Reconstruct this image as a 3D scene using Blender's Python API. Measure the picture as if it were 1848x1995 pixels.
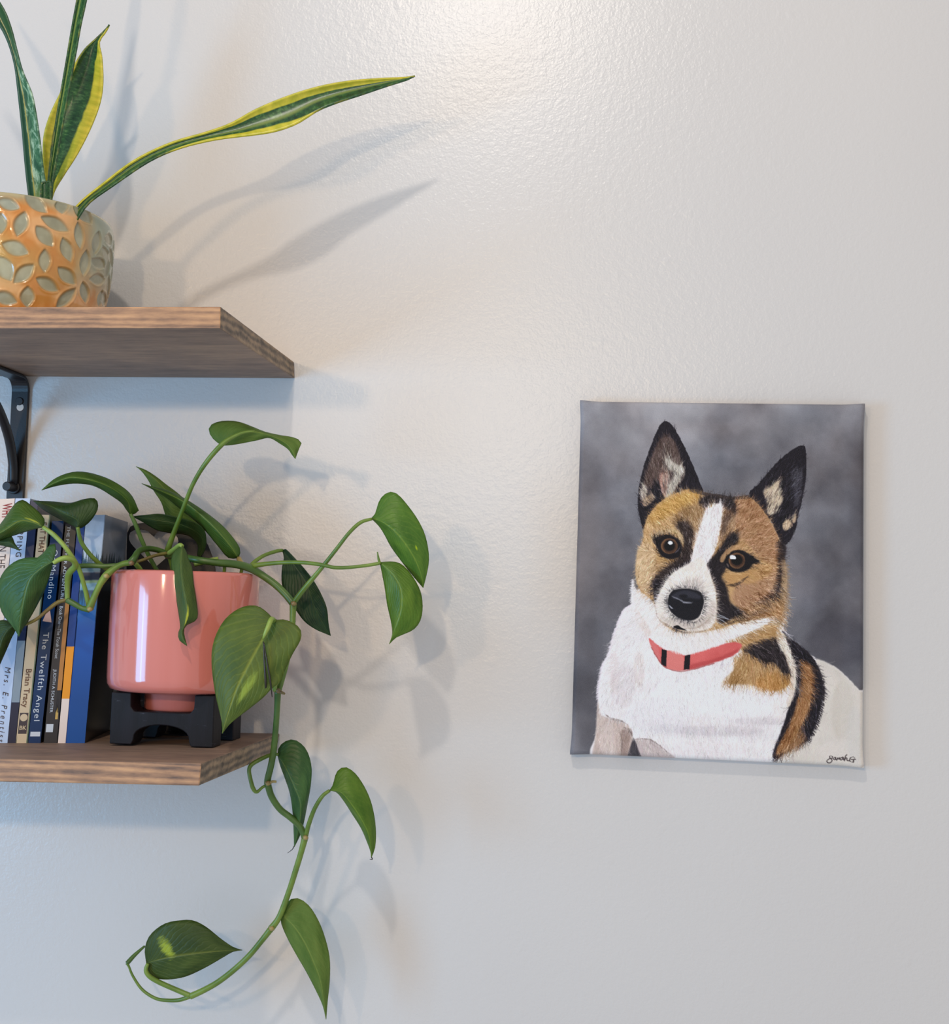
import bpy, math, random
import numpy as np
from mathutils import Vector, Matrix

for o in list(bpy.data.objects):
    bpy.data.objects.remove(o, do_unlink=True)
SC = bpy.context.scene
COL = SC.collection
rnd = random.Random(7)
nr = np.random.RandomState(5)

# ------------------------------------------------------------------ camera
F = 2535.5
AX, AY, AZ = 0.0725, 0.1125, -0.0266
def _R():
    cx, sx, cy, sy, cz, sz = math.cos(AX), math.sin(AX), math.cos(AY), math.sin(AY), math.cos(AZ), math.sin(AZ)
    X = np.array([[1,0,0],[0,cx,-sx],[0,sx,cx]]); Y = np.array([[cy,0,sy],[0,1,0],[-sy,0,cy]]); Z = np.array([[cz,-sz,0],[sz,cz,0],[0,0,1]])
    return X @ Y @ Z
_M = _R()
C_R = Vector((_M[0,0], _M[0,2], _M[0,1])); C_U = Vector((_M[1,0], _M[1,2], _M[1,1])); C_F = Vector((_M[2,0], _M[2,2], _M[2,1]))
ZC = 1.28
CAM = Vector((0, -ZC, 1.35))
cam = bpy.data.cameras.new('camera'); camo = bpy.data.objects.new('camera', cam); COL.objects.link(camo)
cam.sensor_fit = 'HORIZONTAL'; cam.sensor_width = 36; cam.lens = 36*F/1848; cam.clip_start = .01
m = Matrix.Identity(4)
for i in range(3):
    m[i][0] = C_R[i]; m[i][1] = C_U[i]; m[i][2] = -C_F[i]; m[i][3] = CAM[i]
camo.matrix_world = m
SC.camera = camo
def P(px, py, d):
    """world point seen at photo pixel (px, py), d metres in front of the wall"""
    v = C_R*((px-924)/F) + C_U*(-(py-997.5)/F) + C_F
    return CAM + v*((ZC-d)/v.y)

# ------------------------------------------------------------------ light
SC.view_settings.view_transform = 'Standard'; SC.view_settings.look = 'None'
SC.view_settings.gamma = 1; SC.view_settings.use_curve_mapping = False
SC.view_settings.exposure = 0.0
w = bpy.data.worlds.new('room_light'); SC.world = w; w.use_nodes = True
w.node_tree.nodes['Background'].inputs[0].default_value = (.865, .90, .95, 1)
w.node_tree.nodes['Background'].inputs[1].default_value = .57
def lamp(name, loc, energy, col, radius):
    l = bpy.data.lights.new(name, 'POINT'); l.energy = energy; l.color = col; l.shadow_soft_size = radius
    o = bpy.data.objects.new(name, l); COL.objects.link(o); o.location = loc; return o
lamp('ceiling_lamp', (-.33, -1.55, 2.72), 33, (1, .90, .78), .045)
lamp('room_lamp', (-.30, -2.3, 1.86), 28, (1, .77, .50), .035)
lamp('side_lamp', (-1.02, -2.3, 1.83), 19, (1, .70, .42), .06)
for k in range(2):                       # daylight through the two panes of the window at the left
    l = bpy.data.lights.new('window_daylight', 'AREA'); l.shape = 'RECTANGLE'; l.size = .23; l.size_y = .62; l.energy = 5.4; l.color = (.22, .58, 1)
    o = bpy.data.objects.new('window_daylight', l); COL.objects.link(o)
    o.location = (-1.42, -.97-.26*k, 1.24)
    o.rotation_euler = (Vector((1, .45, 0))).to_track_quat('-Z', 'Y').to_euler()

# ------------------------------------------------------------------ helpers
def lin(c):
    c = np.asarray(c, float)/255.
    return np.where(c <= .04045, c/12.92, ((c+.055)/1.055)**2.4)
def L4(c, k=1.0):
    v = np.clip(lin(c)*k, 0, 1); return (float(v[0]), float(v[1]), float(v[2]), 1)
class NT:
    def __init__(s, name):
        s.m = bpy.data.materials.new(name); s.m.use_nodes = True; s.t = s.m.node_tree
        s.b = s.t.nodes['Principled BSDF']; s.out = s.t.nodes['Material Output']
    def n(s, typ, **kw):
        nd = s.t.nodes.new(typ)
        for k, v in kw.items():
            if k.startswith('i_'):
                key = k[2:]; key = int(key) if key.isdigit() else key.replace('_', ' ')
                nd.inputs[key].default_value = v
            else: setattr(nd, k, v)
        return nd
    def l(s, a, b): s.t.links.new(a, b)
    def ramp(s, fac, stops):
        r = s.n('ShaderNodeValToRGB'); e = r.color_ramp.elements
        while len(e) < len(stops): e.new(.5)
        for el, (p, c) in zip(e, stops): el.position = p; el.color = c
        s.l(fac, r.inputs[0]); return r.outputs[0]
    def noise(s, vec, scale, detail=4, rough=.5, dist=0):
        n = s.n('ShaderNodeTexNoise'); n.inputs['Scale'].default_value = scale; n.inputs['Detail'].default_value = detail
        n.inputs['Roughness'].default_value = rough; n.inputs['Distortion'].default_value = dist
        if vec is not None: s.l(vec, n.inputs['Vector'])
        return n.outputs['Fac']
    def coord(s, which='Object', scale=(1,1,1), rot=(0,0,0)):
        c = s.n('ShaderNodeTexCoord'); mp = s.n('ShaderNodeMapping'); mp.inputs['Scale'].default_value = scale; mp.inputs['Rotation'].default_value = rot
        s.l(c.outputs[which], mp.inputs[0]); return mp.outputs[0]
    def math(s, op, a, b=None, clamp=False):
        nd = s.n('ShaderNodeMath', operation=op, use_clamp=clamp)
        for i, v in enumerate((a, b)):
            if v is None: continue
            if isinstance(v, (int, float)): nd.inputs[i].default_value = v
            else: s.l(v, nd.inputs[i])
        return nd.outputs[0]
    def mix(s, fac, a, b, mode='MIX'):
        nd = s.n('ShaderNodeMix', data_type='RGBA', blend_type=mode)
        for i, v in ((0, fac), (6, a), (7, b)):
            if isinstance(v, (int, float, tuple)): nd.inputs[i].default_value = v
            else: s.l(v, nd.inputs[i])
        return nd.outputs[2]
    def bump(s, h, strength, dist=.001):
        b = s.n('ShaderNodeBump'); b.inputs['Strength'].default_value = strength; b.inputs['Distance'].default_value = dist
        s.l(h, b.inputs['Height']); s.l(b.outputs[0], s.b.inputs['Normal'])
    def set(s, **kw):
        for k, v in kw.items():
            i = s.b.inputs[k.replace('_', ' ')]
            if isinstance(v, (int, float, tuple)): i.default_value = v
            else: s.l(v, i)
def plain(name, c, rough=.5, metal=0, k=1.0, **kw):
    t = NT(name); t.set(Base_Color=L4(c, k), Roughness=rough, Metallic=metal, **kw); return t.m
def vcol_mat(name, rough=.5, bump=None, coat=0):
    t = NT(name); a = t.n('ShaderNodeAttribute', attribute_name='paint'); t.set(Base_Color=a.outputs['Color'], Roughness=rough)
    if coat: t.set(Coat_Weight=coat, Coat_Roughness=.06)
    if bump: bump(t)
    return t.m

def mesh(name, verts, faces, mat, parent=None, smooth=True, uvs=None, cols=None):
    me = bpy.data.meshes.new(name)
    me.from_pydata([tuple(v) for v in verts], [], faces)
    if smooth: me.polygons.foreach_set('use_smooth', [True]*len(me.polygons))
    if uvs is not None:
        ul = me.uv_layers.new(name='UVMap'); idx = np.empty(len(me.loops), np.int32); me.loops.foreach_get('vertex_index', idx)
        ul.data.foreach_set('uv', np.asarray(uvs, np.float32)[idx].ravel())
    if cols is not None:
        a = me.color_attributes.new('paint', 'FLOAT_COLOR', 'POINT')
        c = np.ones((len(me.vertices), 4), np.float32); c[:, :3] = cols; a.data.foreach_set('color', c.ravel())
    me.materials.append(mat); me.update()
    o = bpy.data.objects.new(name, me); COL.objects.link(o)
    if parent is not None: attach(o, parent)
    return o
def attach(o, parent):
    o.parent = parent
    # parts are authored in world space: undo the parent's own transform
    p = parent; mw = Matrix.Identity(4)
    while p is not None:
        mw = (p.matrix_parent_inverse @ p.matrix_basis) @ mw
        p = p.parent
    o.matrix_parent_inverse = mw.inverted()
def thing(name, loc, label, cat, group=None):
    o = bpy.data.objects.new(name, None); COL.objects.link(o); o.location = loc; o.empty_display_size = .02
    tag(o, label, cat, group); return o
def tag(o, label=None, cat=None, group=None):
    if label: o['label'] = label
    if cat: o['category'] = cat
    if group: o['group'] = group
    return o
def bevel(o, w=.001, seg=2):
    b = o.modifiers.new('bevel', 'BEVEL'); b.width = w; b.segments = seg; b.limit_method = 'ANGLE'; b.angle_limit = math.radians(35); return o
def catmull(pts, n):
    p = np.array(pts, float)
    if len(p) == 2: return p[0]+(p[1]-p[0])*np.linspace(0, 1, n)[:, None]
    q = np.vstack([2*p[0]-p[1], p, 2*p[-1]-p[-2]]); out = []
    for i in range(1, len(q)-2):
        for t in np.linspace(0, 1, 9)[:-1]:
            out.append(.5*((2*q[i]) + (-q[i-1]+q[i+1])*t + (2*q[i-1]-5*q[i]+4*q[i+1]-q[i+2])*t*t + (-q[i-1]+3*q[i]-3*q[i+1]+q[i+2])*t**3))
    out.append(p[-1]); out = np.array(out)
    s = np.r_[0, np.cumsum(np.linalg.norm(np.diff(out[:, :2], axis=0), axis=1)+1e-9)]; s /= s[-1]
    return np.array([np.interp(np.linspace(0, 1, n), s, out[:, k]) for k in range(out.shape[1])]).T
def box_faces(): return [(0,1,2,3), (7,6,5,4), (0,4,5,1), (1,5,6,2), (2,6,7,3), (3,7,4,0)]
def wbox(name, x0, x1, y0, y1, z0, z1, mat, parent=None, bev=0):
    v = [(x0,y0,z0),(x1,y0,z0),(x1,y0,z1),(x0,y0,z1),(x0,y1,z0),(x1,y1,z0),(x1,y1,z1),(x0,y1,z1)]
    o = mesh(name, v, box_faces(), mat, parent, smooth=False)
    if bev: bevel(o, bev)
    return o
def tube_geo(pts, rad, ns=10, flat=1.0):
    """pts: world points, rad: radii; returns verts, faces"""
    V, Fc = [], []; n = len(pts); up = Vector((.13, 1, .21)).normalized(); prev = None
    for i in range(n):
        a = pts[max(0, i-1)]; b = pts[min(n-1, i+1)]; t = (b-a).normalized()
        if prev is None: u = t.cross(up).normalized()
        else: u = (prev-t*prev.dot(t)).normalized()
        prev = u; v = t.cross(u)
        for k in range(ns):
            an = 2*math.pi*k/ns; V.append(pts[i]+(u*math.cos(an)+v*math.sin(an)*flat)*rad[i])
    for i in range(n-1):
        for k in range(ns):
            a, b = i*ns+k, i*ns+(k+1) % ns; Fc.append((a, b, b+ns, a+ns))
    Fc.append(tuple(range(ns-1, -1, -1))); Fc.append(tuple((n-1)*ns+k for k in range(ns)))
    return V, Fc
def tube(name, pts4, mat, parent, n=None, ns=10):
    """pts4: (px, py, depth, radius in mm)"""
    n = n or max(8, len(pts4)*6)
    q = catmull(pts4, n)
    V, Fc = tube_geo([P(a, b, c) for a, b, c, r in q], [r*.001 for a, b, c, r in q], ns)
    return mesh(name, V, Fc, mat, parent)
def lathe(name, prof, cx, cy, mat, parent=None, seg=96, cols=None):
    V, Fc = [], []; n = len(prof)
    for r, z in prof:
        for k in range(seg):
            a = 2*math.pi*k/seg; V.append((cx+r*math.cos(a), cy+r*math.sin(a), z))
    for i in range(n-1):
        for k in range(seg):
            a, b = i*seg+k, i*seg+(k+1) % seg; Fc.append((a, b, b+seg, a+seg))
    return mesh(name, V, Fc, mat, parent, cols=cols)
def prism(name, poly, fn, mat, parent, smooth=False):
    """poly: 2D outline; fn(p, side) -> world point for side 0 / 1"""
    n = len(poly); V = [fn(p, 0) for p in poly]+[fn(p, 1) for p in poly]
    Fc = [tuple(range(n)), tuple(range(2*n-1, n-1, -1))]+[(i, i+n, (i+1) % n+n, (i+1) % n) for i in range(n)]
    return mesh(name, V, Fc, mat, parent, smooth)

# ------------------------------------------------------------------ materials
def wall_mat():
    t = NT('satin_wall_paint'); c = t.coord('Object')
    big = t.noise(c, 1.7, 2); col = t.ramp(big, [(.3, L4((214, 210, 208))), (.7, L4((220, 216, 213)))])
    t.set(Base_Color=col, Roughness=.28); t.b.inputs['Specular IOR Level'].default_value = .55
    a = t.noise(c, 420, 3, .55); b = t.noise(c, 150, 2, .5); pim = t.noise(c, 60, 0)
    pimp = t.math('MULTIPLY', t.math('SUBTRACT', pim, .73, True), 5)
    t.bump(t.math('ADD', t.math('ADD', a, t.math('MULTIPLY', b, 1.3)), pimp), .32, .0008)
    return t.m
def wood_mat(name, base, dark, light, kind='face'):
    t = NT(name)
    if kind == 'end':
        w_ = t.n('ShaderNodeTexWave', wave_type='RINGS', rings_direction='X'); t.l(t.coord('Object', (1, 7, 16)), w_.inputs[0])
        w_.inputs['Scale'].default_value = 2.6; w_.inputs['Distortion'].default_value = 5; w_.inputs['Detail'].default_value = 4
        f = t.math('ADD', t.math('MULTIPLY', w_.outputs['Fac'], .16), t.math('MULTIPLY', t.noise(t.coord('Object', (200, 90, 130)), 1, 4, .7), .55))
        f = t.math('ADD', f, t.math('MULTIPLY', t.noise(t.coord('Object', (20, 26, 50)), 1.2, 4, .6), .30))
    else:
        w_ = t.n('ShaderNodeTexWave', wave_type='RINGS', rings_direction='X'); t.l(t.coord('Object', (.5, 6, 9) if kind == 'face' else (1.5, 6, 26)), w_.inputs[0])
        w_.inputs['Scale'].default_value = 1.6 if kind == 'face' else 2.2; w_.inputs['Distortion'].default_value = 9; w_.inputs['Detail'].default_value = 4; w_.inputs['Detail Scale'].default_value = .9
        fine = t.noise(t.coord('Object', (26, 300, 380)), 1, 4, .7); blotch = t.noise(t.coord('Object', (9, 30, 30)), 1.5, 5, .65); st = t.noise(t.coord('Object', (60, 200, 200)), 1, 3, .6)
        k = (.10, .38, .38, .14) if kind == 'face' else (.13, .27, .38, .22)
        f = t.math('MULTIPLY', w_.outputs['Fac'], k[0])
        for n_, kk in ((fine, k[1]), (blotch, k[2]), (st, k[3])): f = t.math('ADD', f, t.math('MULTIPLY', n_, kk))
    col = t.ramp(f, [(.36, L4(dark)), (.5, L4(base)), (.64, L4(light))])
    t.set(Base_Color=col, Roughness=.6); t.bump(f, .3, .0012); return t.m
def leaf_mat(name, dark, light, rib=(150, 175, 90), patch=None, pos=None, gloss=.33, veins=.5):
    tint = lambda c: (min(255, c[0]*1.07), c[1]*.97, c[2]*.82)
    dark, light, rib = tint(dark), tint(light), tint(rib)
    t = NT(name); uv = t.coord('UV'); sep = t.n('ShaderNodeSeparateXYZ'); t.l(uv, sep.inputs[0])
    u = t.math('ABSOLUTE', t.math('SUBTRACT', sep.outputs[0], .5)); v = sep.outputs[1]
    n1 = t.noise(uv, 3.2, 4); base = t.ramp(n1, [(.3, L4(dark)), (.72, L4(light))])
    vn = t.math('MULTIPLY', t.noise(uv, 5, 3), .16)
    vein = t.math('SINE', t.math('MULTIPLY', t.math('ADD', vn, t.math('SUBTRACT', v, t.math('MULTIPLY', u, 1.1))), 74))
    vein = t.math('POWER', t.math('ADD', t.math('MULTIPLY', vein, .5), .5), 6)
    base = t.mix(t.math('MULTIPLY', vein, .11*veins), base, L4(rib))
    fine = t.noise(t.coord('UV', (18, 60, 1), (0, 0, .5)), 1, 4, .6); base = t.mix(t.math('MULTIPLY', t.math('SUBTRACT', fine, .45, True), .5), base, L4(light, 1.25))
    if patch is not None:
        ps, pc = patch
        mp = t.n('ShaderNodeMapping'); mp.inputs['Location'].default_value = (-pos[0], -pos[1], 0); t.l(uv, mp.inputs[0])
        mp2 = t.n('ShaderNodeMapping'); mp2.inputs['Rotation'].default_value = (0, 0, pos[2]); mp2.inputs['Scale'].default_value = (1/ps[0], 1/ps[1], 1); t.l(mp.outputs[0], mp2.inputs[0])
        ln = t.n('ShaderNodeVectorMath', operation='LENGTH'); t.l(mp2.outputs[0], ln.inputs[0])
        nz = t.noise(t.coord('UV', (26, 9, 1), (0, 0, pos[2])), 1.0, 5, .7)
        f = t.math('SUBTRACT', t.math('SUBTRACT', 1.12, ln.outputs['Value']), nz)
        f = t.math('MULTIPLY', f, 2.6, True)
        base = t.mix(f, base, L4(pc))
    rb = t.math('SUBTRACT', 1, t.math('MULTIPLY', u, 34), True)
    base = t.mix(t.math('MULTIPLY', rb, .5), base, L4(rib))
    t.set(Base_Color=base, Roughness=gloss+.06); t.b.inputs['Specular IOR Level'].default_value = .3
    h = t.math('ADD', t.math('MULTIPLY', vein, -.5), t.math('MULTIPLY', rb, -1.2)); t.bump(h, .35, .0012)
    tr = t.n('ShaderNodeBsdfTranslucent'); t.l(t.mix(1.0, base, (.9, 1, .35, 1), 'MULTIPLY'), tr.inputs[0])
    mx = t.n('ShaderNodeMixShader'); mx.inputs[0].default_value = .22; t.l(t.b.outputs[0], mx.inputs[1]); t.l(tr.outputs[0], mx.inputs[2]); t.l(mx.outputs[0], t.out.inputs[0])
    return t.m
def stem_mat(name, c1, c2):
    t = NT(name); n = t.noise(t.coord('Object'), 38, 3); t.set(Base_Color=t.ramp(n, [(.35, L4(c1)), (.7, L4(c2))]), Roughness=.38); return t.m
def sans_mat(name, left, right, stripe=None):
    """snake plant leaf: banded dark green centre, yellow margins; left / right: margin width along the leaf [(v, width)]"""
    t = NT(name); uv = t.coord('UV'); sep = t.n('ShaderNodeSeparateXYZ'); t.l(uv, sep.inputs[0]); u, v = sep.outputs[0], sep.outputs[1]
    band = t.noise(t.coord('UV', (5, 70, 1)), 1, 5, .7, .25); lo = t.noise(t.coord('UV', (2, 9, 1)), 1, 2)
    bb = t.math('ADD', t.math('MULTIPLY', band, .7), t.math('MULTIPLY', lo, .3))
    g = t.ramp(bb, [(.38, L4((22, 52, 32))), (.52, L4((44, 88, 46))), (.66, L4((96, 134, 76)))])
    wob = t.math('MULTIPLY', t.math('SUBTRACT', t.noise(t.coord('UV', (1, 22, 1)), 1, 5), .5), .09)
    yn = t.noise(t.coord('UV', (2, 40, 1)), 1, 3); yel = t.ramp(yn, [(.3, L4((178, 176, 40))), (.7, L4((226, 208, 70)))])
    def margin(pts, uu):
        r = t.ramp(v, [(p, (w_, w_, w_, 1)) for p, w_ in pts]); return t.math('MULTIPLY', t.math('SUBTRACT', r, t.math('ADD', uu, wob)), 22, True)
    fl = margin(left, u); fr = margin(right, t.math('SUBTRACT', 1, u)); col = t.mix(t.math('MAXIMUM', fl, fr), g, yel)
    if stripe:
        sp, sw, sc_ = stripe; f = t.math('SUBTRACT', 1, t.math('DIVIDE', t.math('ABSOLUTE', t.math('SUBTRACT', u, sp)), sw), True)
        col = t.mix(f, col, L4(sc_))
    t.set(Base_Color=col, Roughness=.3); t.bump(band, .12, .001); return t.m

M_wall = wall_mat()
M_wood = wood_mat('stained_pine_face', (146, 120, 102), (114, 94, 82), (174, 142, 116))
M_wood_edge = wood_mat('stained_pine_edge', (164, 124, 94), (104, 82, 70), (204, 156, 114), 'edge')
M_wood_end = wood_mat('stained_end_grain', (126, 106, 86), (84, 70, 58), (166, 138, 108), 'end')
def metal_mat():
    t = NT('black_powder_coat'); n = t.noise(t.coord('Object'), 900, 2); t.set(Base_Color=L4((30, 29, 33)), Roughness=.38, Metallic=.15); t.bump(n, .15, .0004); return t.m
M_black = metal_mat()

# ------------------------------------------------------------------ wall
wall = mesh('wall_back', [(-3.2, 0, 0), (3.2, 0, 0), (3.2, 0, 2.75), (-3.2, 0, 2.75), (-3.2, .1, 0), (3.2, .1, 0), (3.2, .1, 2.75), (-3.2, .1, 2.75)], box_faces(), M_wall, smooth=False)
wall['kind'] = 'structure'

# ------------------------------------------------------------------ shelves
def shelf(right, left, label):
    """right: end corners [(px,py,d)] top front, bottom front, bottom back, top back; left the same off frame"""
    R_ = [P(*q) for q in right]; L_ = [P(*q) for q in left]
    for lst in (R_, L_):
        for v in lst:
            if v.y > -.012: v.y = -.0004
    cen = sum(R_+L_, Vector())/8
    t = thing('wall_shelf', cen, label, 'shelf', 'wooden wall shelves')
    V = L_+R_; Fc = [(0,1,2,3), (7,6,5,4), (0,4,5,1), (1,5,6,2), (2,6,7,3), (3,7,4,0)]
    o = mesh('board', V, Fc, M_wood, t, smooth=False)
    o.data.materials.append(M_wood_end); o.data.materials.append(M_wood_edge)
    for k in (0, 1): o.data.polygons[k].material_index = 1
    for k in (2,): o.data.polygons[k].material_index = 2
    bevel(o, .0012, 2)
    return t
s_up = shelf([(430,597,.238), (429.6,639.6,.238), (574,737.4,0), (573,705,0)], [(-500,598,.238), (-500,640.5,.238), (-500,730,0), (-500,698,0)],
             'upper brown-stained wooden wall shelf carrying the snake plant pot')
s_lo = shelf([(392.8,1487.2,.238), (388.5,1531,.238), (537,1468,0), (545.3,1429,0)], [(-500,1468,.238), (-500,1513,.238), (-500,1443,0), (-500,1405,0)],
             'lower brown-stained wooden wall shelf carrying books and the pink pot')

# ------------------------------------------------------------------ brackets
def make_bracket(label):
    zt = P(40, 734.5, 0).z; xr = P(57, 802, 0).x; xl = P(24, 802, 0).x; xm = (xr+xl)/2; zb = zt-.140
    t = thing('shelf_bracket', (xm, 0, zt-.07), label, 'bracket', 'black shelf brackets')
    hw = (xr-xl)/2; th = .0035
    # plate and arm: one bent strip with a rounded corner, slots drawn as real holes on the plate
    prof = [(.0005, zb), (.0005, zt-.016)]
    for k in range(1, 7):
        a = math.pi/2*k/6; prof.append((.0005+.0155*(1-math.cos(a)), zt-.0165+.0155*math.sin(a)+.0005))
    prof += [(.20, zt-.0006)]
    V, Fc = [], []
    for i, (d, z) in enumerate(prof):
        a = prof[max(0, i-1)]; b = prof[min(len(prof)-1, i+1)]; tx, tz = b[0]-a[0], b[1]-a[1]; ln = math.hypot(tx, tz); nx, nz = tz/ln, -tx/ln
        for s in (-1, 1):
            V.append((xm+s*hw, -d, z)); V.append((xm+s*hw, -(d+nx*th), z+nz*th))
    for i in range(len(prof)-1):
        a = i*4; b = a+4
        Fc += [(a, b, b+1, a+1), (a+2, a+3, b+3, b+2), (a+1, b+1, b+3, a+3), (a, a+2, b+2, b)]
    Fc += [(0, 1, 3, 2), (len(V)-4, len(V)-2, len(V)-1, len(V)-3)]
    o = mesh('bracket_strip', V, Fc, M_black, t, smooth=False); bevel(o, .0008, 2)
    # slotted screw opening showing the wall, and the screw
    zs = P(38, 783, 0).z
    M_pale = plain('slot_wall_paint', (205, 198, 192), .5)
    def disc(name, x, z, r, d0, d1, mat, ns=24, sz=1.0):
        V = [(x+r*math.cos(2*math.pi*k/ns), -dd, z+sz*r*math.sin(2*math.pi*k/ns)) for dd in (d0, d1) for k in range(ns)]
        Fc = [tuple(range(ns, 2*ns)), tuple(range(ns-1, -1, -1))]+[(k, (k+1) % ns, (k+1) % ns+ns, k+ns) for k in range(ns)]
        return mesh(name, V, Fc, mat, t, smooth=False)
    disc('slot_opening', xm+.001, zs-.0062, .0038, .0038, .00415, M_pale)
    sc_ = disc('screw', xm, zs, .0042, .0036, .0052, M_black); bevel(sc_, .0006)
    # curved brace in the plane of the bracket
    zbolt = P(24, 947, .01).z
    pts = catmull([(.0065, zbolt+.002), (.010, zbolt+.025), (.024, zbolt+.052), (.052, zbolt+.078), (.092, zt-.020), (.135, zt-.009), (.17, zt-.0065)], 36)
    V, Fc = tube_geo([Vector((xm-.001, -a, b)) for a, b in pts], [.0048]*36, 14)
    mesh('curved_brace', V, Fc, M_black, t)
    def cyl(name, y0, y1, z, r):
        ns = 28; V = [(xm-.001+r*math.cos(2*math.pi*k/ns), -dd, z+r*math.sin(2*math.pi*k/ns)) for dd in (y0, y1) for k in range(ns)]
        Fc = [tuple(range(ns, 2*ns)), tuple(range(ns-1, -1, -1))]+[(k, (k+1) % ns, (k+1) % ns+ns, k+ns) for k in range(ns)]
        o = mesh(name, V, Fc, M_black, t, smooth=False); bevel(o, .0007); return o
    cyl('bolt', .0035, .021, zbolt-.001, .0047); cyl('bolt_washer', .0035, .007, zbolt-.001, .0068)
    return t
def copy_tree(o, parent=None):
    c = o.copy(); COL.objects.link(c)
    if parent is not None: c.parent = parent
    for ch in o.children: copy_tree(ch, c)
    return c
br = make_bracket('black metal bracket with curved brace under the upper shelf')
br2 = copy_tree(br); br2['label'] = 'black metal bracket under the lower shelf, cut by the left picture edge'
br2.location.z += P(0, 1466, 0).z-P(40, 734.5, 0).z-.0135; br2.location.x -= .0015

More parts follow.
